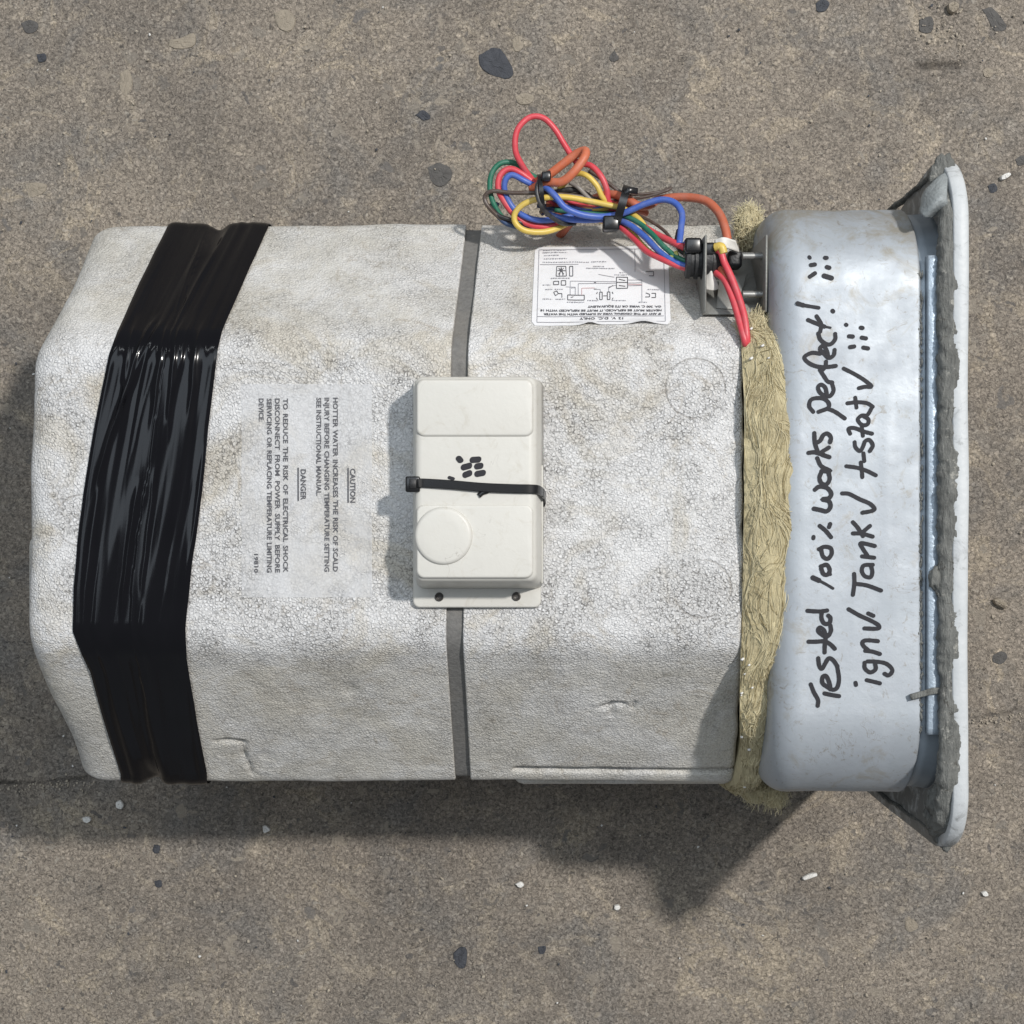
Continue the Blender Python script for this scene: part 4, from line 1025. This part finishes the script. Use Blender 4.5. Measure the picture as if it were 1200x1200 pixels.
# bracket with grommet ---------------------------------------------------------------------------
def plate_quad(name, pts, th, mat, parent):
    P = [Vector(p) for p in pts]; nn = (P[1] - P[0]).cross(P[3] - P[0]).normalized() * th / 2
    v = [p + nn for p in P] + [p - nn for p in P]; f = [(0, 1, 2, 3), (7, 6, 5, 4)] + [(i, i + 4, (i + 1) % 4 + 4, (i + 1) % 4) for i in range(4)]
    return bevel(obj(name, v, f, mat, parent), th * .3, 1)
BR = empty('wire_bracket', (0, 0, 0), HEATER); BR['label'] = 'grey steel bracket holding the black wire grommet'
ZB = 0.2965
xl, xr = (828 - 600) * S(ZB), (898.5 - 600) * S(ZB)
def bz(y): return interp(-y, [(-0.193, 0.206), (-0.1015, 0.300)]) + 0.0045     # just over the foam slope
ya, yb = 0.1222, 0.1690
za, zb = bz(ya), bz(yb)
plate_quad('bracket_floor', [(xl, ya, za), (xr, ya, za), (xr, yb, zb), (xl, yb, zb)], .0014, 'bracket', BR)
plate_quad('bracket_wall', [(xl - .0004, ya - .0004, za - .001), (xl - .0004, ya, ZB - .003), (xl - .0004, yb, ZB), (xl - .0004, yb, zb - .001)], .0014, 'bracket', BR)
plate_quad('bracket_wall', [(xr, ya - .0004, za - .001), (xr, ya, ZB - .002), (xr, yb, ZB), (xr, yb, zb - .001)], .0014, 'bracket', BR)
plate_quad('bracket_tongue', [(xl + .008, ya + .004, bz(ya + .004) + .0016), (xl + .020, ya + .003, bz(ya + .003) + .0016), (xl + .030, ya + .028, bz(ya + .028) + .010), (xl + .012, ya + .026, bz(ya + .026) + .010)], .001, 'bracket', BR)
for px, py in ((889, 300), (891, 345)):
    p = W(px, py, .284); path = [Vector((xr - .013 + k * .0005, p.y, p.z)) for k in range(27)]
    mb = MB(); mb.add(*tube(path, lambda t: .0020 + (.0004 if int(t * 26) % 2 else 0), 12)); mb.build('bolt', 'screw', BR)
def grommet():
    c = W(820, 305, .281); ys = c.y; zc = c.z
    rings = []
    prof = [(-.0105, .0085), (-.0100, .0100), (-.0075, .0104), (-.0072, .0092), (-.0050, .0092), (-.0048, .0106), (-.0028, .0106), (-.0026, .0092), (-.0006, .0092), (-.0004, .0108), (.0018, .0108),
            (.0020, .0094), (.0060, .0094), (.0062, .0100), (.0085, .0094), (.0120, .0080), (.0122, .0050)]
    for dx, r in prof: rings.append([(xl + dx - .001, ys + 1.12 * r * math.cos(2 * PI * k / 22), zc + .86 * r * math.sin(2 * PI * k / 22)) for k in range(22)])
    v, f = loft(rings); sharp(obj('grommet', v, f, 'rubber', BR), 30)
    a = W(812, 287, .291); v, f = boxv(a.x - .0050, a.x + .0055, a.y - .0050, a.y + .0045, .276, .2925); bevel(obj('grommet_clamp', v, f, 'nylon', BR), .0018, 3)
    a = W(832, 291, .290); v, f = boxv(a.x - .0045, a.x + .0075, a.y - .0045, a.y + .0040, .277, .2895); bevel(obj('grommet_clamp', v, f, 'nylon', BR), .0018, 3)
    a = W(862, 303, .268); v, f = boxv(a.x - .0050, a.x + .0040, a.y - .0060, a.y + .0050, .258, .2705); bevel(obj('grommet_clamp', v, f, 'rubber', BR), .0022, 3)
    flap('white_flag', 'white', [[W(838, 281, .281), W(848, 278, .284), W(862, 282, .280)], [W(838, 292, .281), W(852, 291, .283), W(866, 296, .272)]], .0014, 4, BR)
    flap('white_flag', 'white', [[W(829, 314, .284), W(833, 316, .286), W(837, 325, .284)], [W(828, 330, .282), W(835, 332, .284), W(841, 336, .280)], [W(828, 339, .281), W(836, 340, .282), W(841, 338, .279)]], .0020, 5, BR)
grommet()

# wiring ---------------------------------------------------------------------------------------------
WIRES = empty('wire_bundle', (0, 0, 0), HEATER); WIRES['label'] = 'tied bundle of coloured wires looped over the foam edge'
B0 = 0.246
def wire(name, pts, rpx, mat, base=B0):
    P = []
    for p in pts: P.append(W(p[0], p[1], base + (p[2] if len(p) > 2 else 0)))
    o = MB(); o.add(*tube(catmull(P, 9), rpx * 1.10 * S(base), 10)); return o.build(name, mat, WIRES)
mm = 0.001
# far left coil
wire('green_wire', [(640,214,-6*mm), (622,205,0), (605,192,3*mm), (588,191,4*mm), (577,202,4*mm), (574,220,3*mm), (579,240,1*mm), (592,258,-3*mm), (612,268,-6*mm)], 3.0, 'green')
wire('red_wire', [(650,240,-2*mm), (632,220,3*mm), (612,204,6*mm), (597,198,6*mm), (586,206,6*mm), (584,222,5*mm), (592,238,3*mm), (603,252,1*mm), (618,262,0), (640,266,0), (662,260,-2*mm), (684,252,-6*mm)], 3.4, 'red')
wire('blue_wire', [(655,236,2*mm), (634,222,4*mm), (615,212,8*mm), (600,205,8*mm), (592,212,7*mm), (592,226,5*mm), (600,242,3*mm), (612,252,3*mm), (630,258,4*mm), (650,257,3*mm), (672,252,2*mm)], 3.2, 'blue')
wire('black_wire', [(645,260,-6*mm), (612,266,-4*mm), (590,258,0), (573,243,4*mm), (568,231,5*mm), (577,224,7*mm), (600,226,8*mm), (625,226,9*mm), (660,228,6*mm), (700,233,2*mm)], 2.3, 'brown')
wire('navy_wire', [(583,238,-2*mm), (580,248,-1*mm), (590,260,0), (604,266,0), (622,268,-3*mm)], 2.4, 'navy')
wire('black_wire', [(574,240,0), (584,252,2*mm), (600,258,2*mm), (616,262,0)], 2.2, 'black')
wire('yellow_wire', [(735,246,6*mm), (716,241,10*mm), (692,236,10*mm), (662,231,11*mm), (637,232,11*mm), (616,238,9*mm), (604,249,7*mm), (604,261,6*mm), (615,270,5*mm), (634,272,3*mm), (652,268,0), (672,258,-6*mm), (690,250,-8*mm)], 3.2, 'yellow')
wire('blue_wire', [(628,222,8*mm), (638,219,11*mm), (650,229,14*mm), (662,243,14*mm), (680,251,12*mm), (700,254,10*mm), (716,253,10*mm), (735,248,11*mm), (756,239,14*mm), (776,234,17*mm), (791,238,20*mm), (799,250,24*mm), (798,268,29*mm), (796,286,34*mm)], 3.5, 'blue')
wire('blue_wire', [(640,250,2*mm), (660,256,4*mm), (685,258,4*mm), (715,257,4*mm), (735,262,8*mm), (755,277,18*mm), (775,297,28*mm), (795,309,34*mm), (812,314,36*mm)], 3.3, 'blue')
wire('green_wire', [(650,246,0), (690,250,2*mm), (725,252,5*mm), (745,259,11*mm), (762,272,20*mm), (780,291,29*mm), (798,304,34*mm), (812,307,36*mm)], 2.8, 'green')
wire('red_wire', [(660,262,-4*mm), (690,256,-2*mm), (720,262,2*mm), (740,277,10*mm), (757,294,22*mm), (776,304,30*mm), (795,312,34*mm), (812,317,36*mm)], 3.1, 'red')
wire('yellow_wire', [(700,258,-4*mm), (735,268,4*mm), (752,286,14*mm), (766,298,23*mm), (778,303,27*mm)], 2.6, 'yellow')
# big red loop and the orange ignition cable
wire('red_wire', [(626,214,0), (612,194,8*mm), (604,176,12*mm), (606,153,14*mm), (620,138,14*mm), (636,138,14*mm), (650,151,13*mm), (663,172,11*mm), (676,190,8*mm), (692,194,10*mm), (704,206,12*mm), (711,222,11*mm), (713,236,8*mm), (722,246,4*mm)], 3.2, 'red')
wire('orange_cable', [(628,214,2*mm), (643,205,6*mm), (660,192,9*mm), (676,180,12*mm), (686,177,16*mm), (684,186,20*mm), (672,202,20*mm), (658,213,17*mm), (640,214,12*mm), (622,222,6*mm)], 4.7, 'brickorange')
wire('orange_cable', [(640,240,-3*mm), (680,238,-3*mm), (712,228,2*mm), (732,232,8*mm), (748,241,10*mm), (762,240,6*mm), (772,234,5*mm), (800,231,10*mm), (826,235,17*mm), (842,249,24*mm), (850,268,29*mm), (853,286,32*mm)], 4.6, 'orange')
wire('orange_cable', [(650,250,-2*mm), (690,243,0), (720,240,2*mm), (742,245,3*mm), (758,250,-4*mm)], 3.4, 'orange')
wire('yellow_wire', [(655,222,0), (672,205,8*mm), (686,205,12*mm), (699,217,12*mm), (706,231,10*mm), (716,240,6*mm)], 3.0, 'yellow')
wire('yellow_wire', [(716,244,2*mm), (738,250,6*mm), (749,257,9*mm), (757,268,13*mm)], 3.1, 'yellow')
wire('red_wire', [(755,266,12*mm), (766,273,18*mm), (780,280,26*mm), (795,287,33*mm), (812,295,36*mm)], 3.6, 'red')
wire('brown_wire', [(712,246,0), (740,250,4*mm), (760,258,9*mm), (778,270,18*mm), (790,284,28*mm), (806,294,34*mm)], 1.8, 'brown')
wire('brown_wire', [(718,236,2*mm), (738,229,8*mm), (758,227,9*mm), (775,224,9*mm), (786,220,9*mm), (782,223,12*mm), (764,229,11*mm), (744,233,9*mm), (728,236,4*mm)], 1.6, 'brown')
wire('brown_wire', [(690,200,2*mm), (712,214,3*mm), (728,226,4*mm), (738,230,2*mm)], 2.2, 'brown')
wire('grey_wire', [(668,214,4*mm), (678,220,6*mm), (690,232,4*mm), (704,240,2*mm)], 2.4, 'grey')
wire('navy_wire', [(640,228,0), (668,222,2*mm), (684,226,1*mm), (700,238,0)], 3.0, 'black')
wire('navy_wire', [(630,240,-4*mm), (655,246,-2*mm), (690,247,-2*mm), (720,250,0)], 3.2, 'navy')
wire('brown_wire', [(634,250,-9*mm), (646,242,-5*mm), (670,236,-4*mm), (710,240,-2*mm)], 3.4, 'brown')
wire('red_wire', [(640,246,-8*mm), (668,240,-4*mm), (700,244,0), (720,246,2*mm)], 3.4, 'red')
wire('orange_cable', [(676,252,-12*mm), (668,262,-18*mm), (660,272,-27*mm), (652,280,-36*mm)], 4.2, 'orange')
wire('yellow_sleeve', [(795,298,32*mm), (790,300,31*mm), (785,304,29*mm)], 4.4, 'lime')
wire('black_wire', [(795,270,20*mm), (793,285,28*mm), (800,296,33*mm), (812,298,36*mm)], 2.4, 'black')
wire('black_wire', [(650,200,4*mm), (638,205,12*mm), (630,216,17*mm), (630,230,18*mm), (636,244,16*mm), (646,254,10*mm), (660,262,4*mm), (674,262,-2*mm)], 2.4, 'black')
# wires dropping over the pan side
wire('red_wire', [(830,300,32*mm), (843,294,44*mm), (849,308,46*mm), (857,325,48*mm), (865,346,50*mm), (872,370,53*mm), (875,392,55*mm), (875.5,404,53*mm), (877,410,44*mm), (878,414,24*mm)], 3.6, 'red')
wire('red_wire', [(832,312,30*mm), (840,320,40*mm), (849,328,44*mm), (858,348,48*mm), (866,374,52*mm), (872,396,55*mm), (874,404,53*mm), (876,410,43*mm), (877,414,24*mm)], 3.6, 'red')
wire('brown_wire', [(836,306,32*mm), (846,318,42*mm), (855,336,45*mm), (864,358,47*mm), (872,385,50*mm), (876,402,52*mm)], 3.0, 'orange')
wire('yellow_sleeve', [(838,290,44*mm), (845,289,46*mm), (848,297,46*mm)], 4.4, 'yellow')
for i_, (mt_, a_, b_) in enumerate((('red', 214, 247), ('blue', 220, 252), ('brown', 224, 240), ('yellow', 218, 250), ('black', 230, 256), ('green', 226, 258))):
    wire(mt_ + '_wire', [(640 + 3 * i_, a_ + 12, -9*mm), (655 + 4 * i_, (a_ + b_) / 2 + 5 * math.sin(i_ * 2.1), -1*mm - i_ % 2 * mm), (690, b_ - 6 + 2 * math.cos(i_ * 1.7), 1*mm), (722, 236 + 3 * i_, 2*mm), (742, 246 + 4 * (i_ % 3), -1*mm)], 2.3, mt_)
# cable ties round the bundle
def ring_tie(cpx, cpy, z, ry, rz, tilt, w, name):
    c = W(cpx, cpy, z); path = []
    for k in range(41):
        a = 2 * PI * k / 40; yy = ry * math.cos(a); path.append(c + Vector((yy * tilt, yy, rz * math.sin(a))))
    rings = []
    for i, p in enumerate(path):
        d = (p - c); nn = Vector((0, d.y / ry ** 2, d.z / rz ** 2)).normalized(); wv = Vector((1, -tilt, 0)).normalized()
        rings.append([p + wv * (w / 2 * a) + nn * b for a, b in ((-1, -.0006), (1, -.0006), (1, .0007), (-1, .0007))])
    v, f = loft(rings, False, False); return sharp(obj(name, v, f, 'nylon', WIRES))
t1 = ring_tie(728, 242, B0 + .006, .0125, .0125, .30, .0050, 'cable_tie')
c = W(716, 262, B0 + .010); v, f = boxv(c.x - .0052, c.x + .0052, c.y - .0048, c.y + .0046, c.z - .006, c.z + .004); bevel(obj('tie_head', v, f, 'nylon', t1), .0013, 2)
v, f = strip(catmull([W(731, 226, B0 + .017), W(738, 223, B0 + .018), W(747, 224, B0 + .016)], 5), (0.2, 1, 0), .004, .0014); obj('tie_tail', v, f, 'nylon', t1)
t2 = ring_tie(634, 228, B0 + .008, .012, .012, -.12, .0026, 'cable_tie')
c = W(640, 207, B0 + .018); v, f = boxv(c.x - .0030, c.x + .0030, c.y - .0028, c.y + .0028, c.z - .003, c.z + .003); bevel(obj('tie_head', v, f, 'nylon', t2), .001, 2)
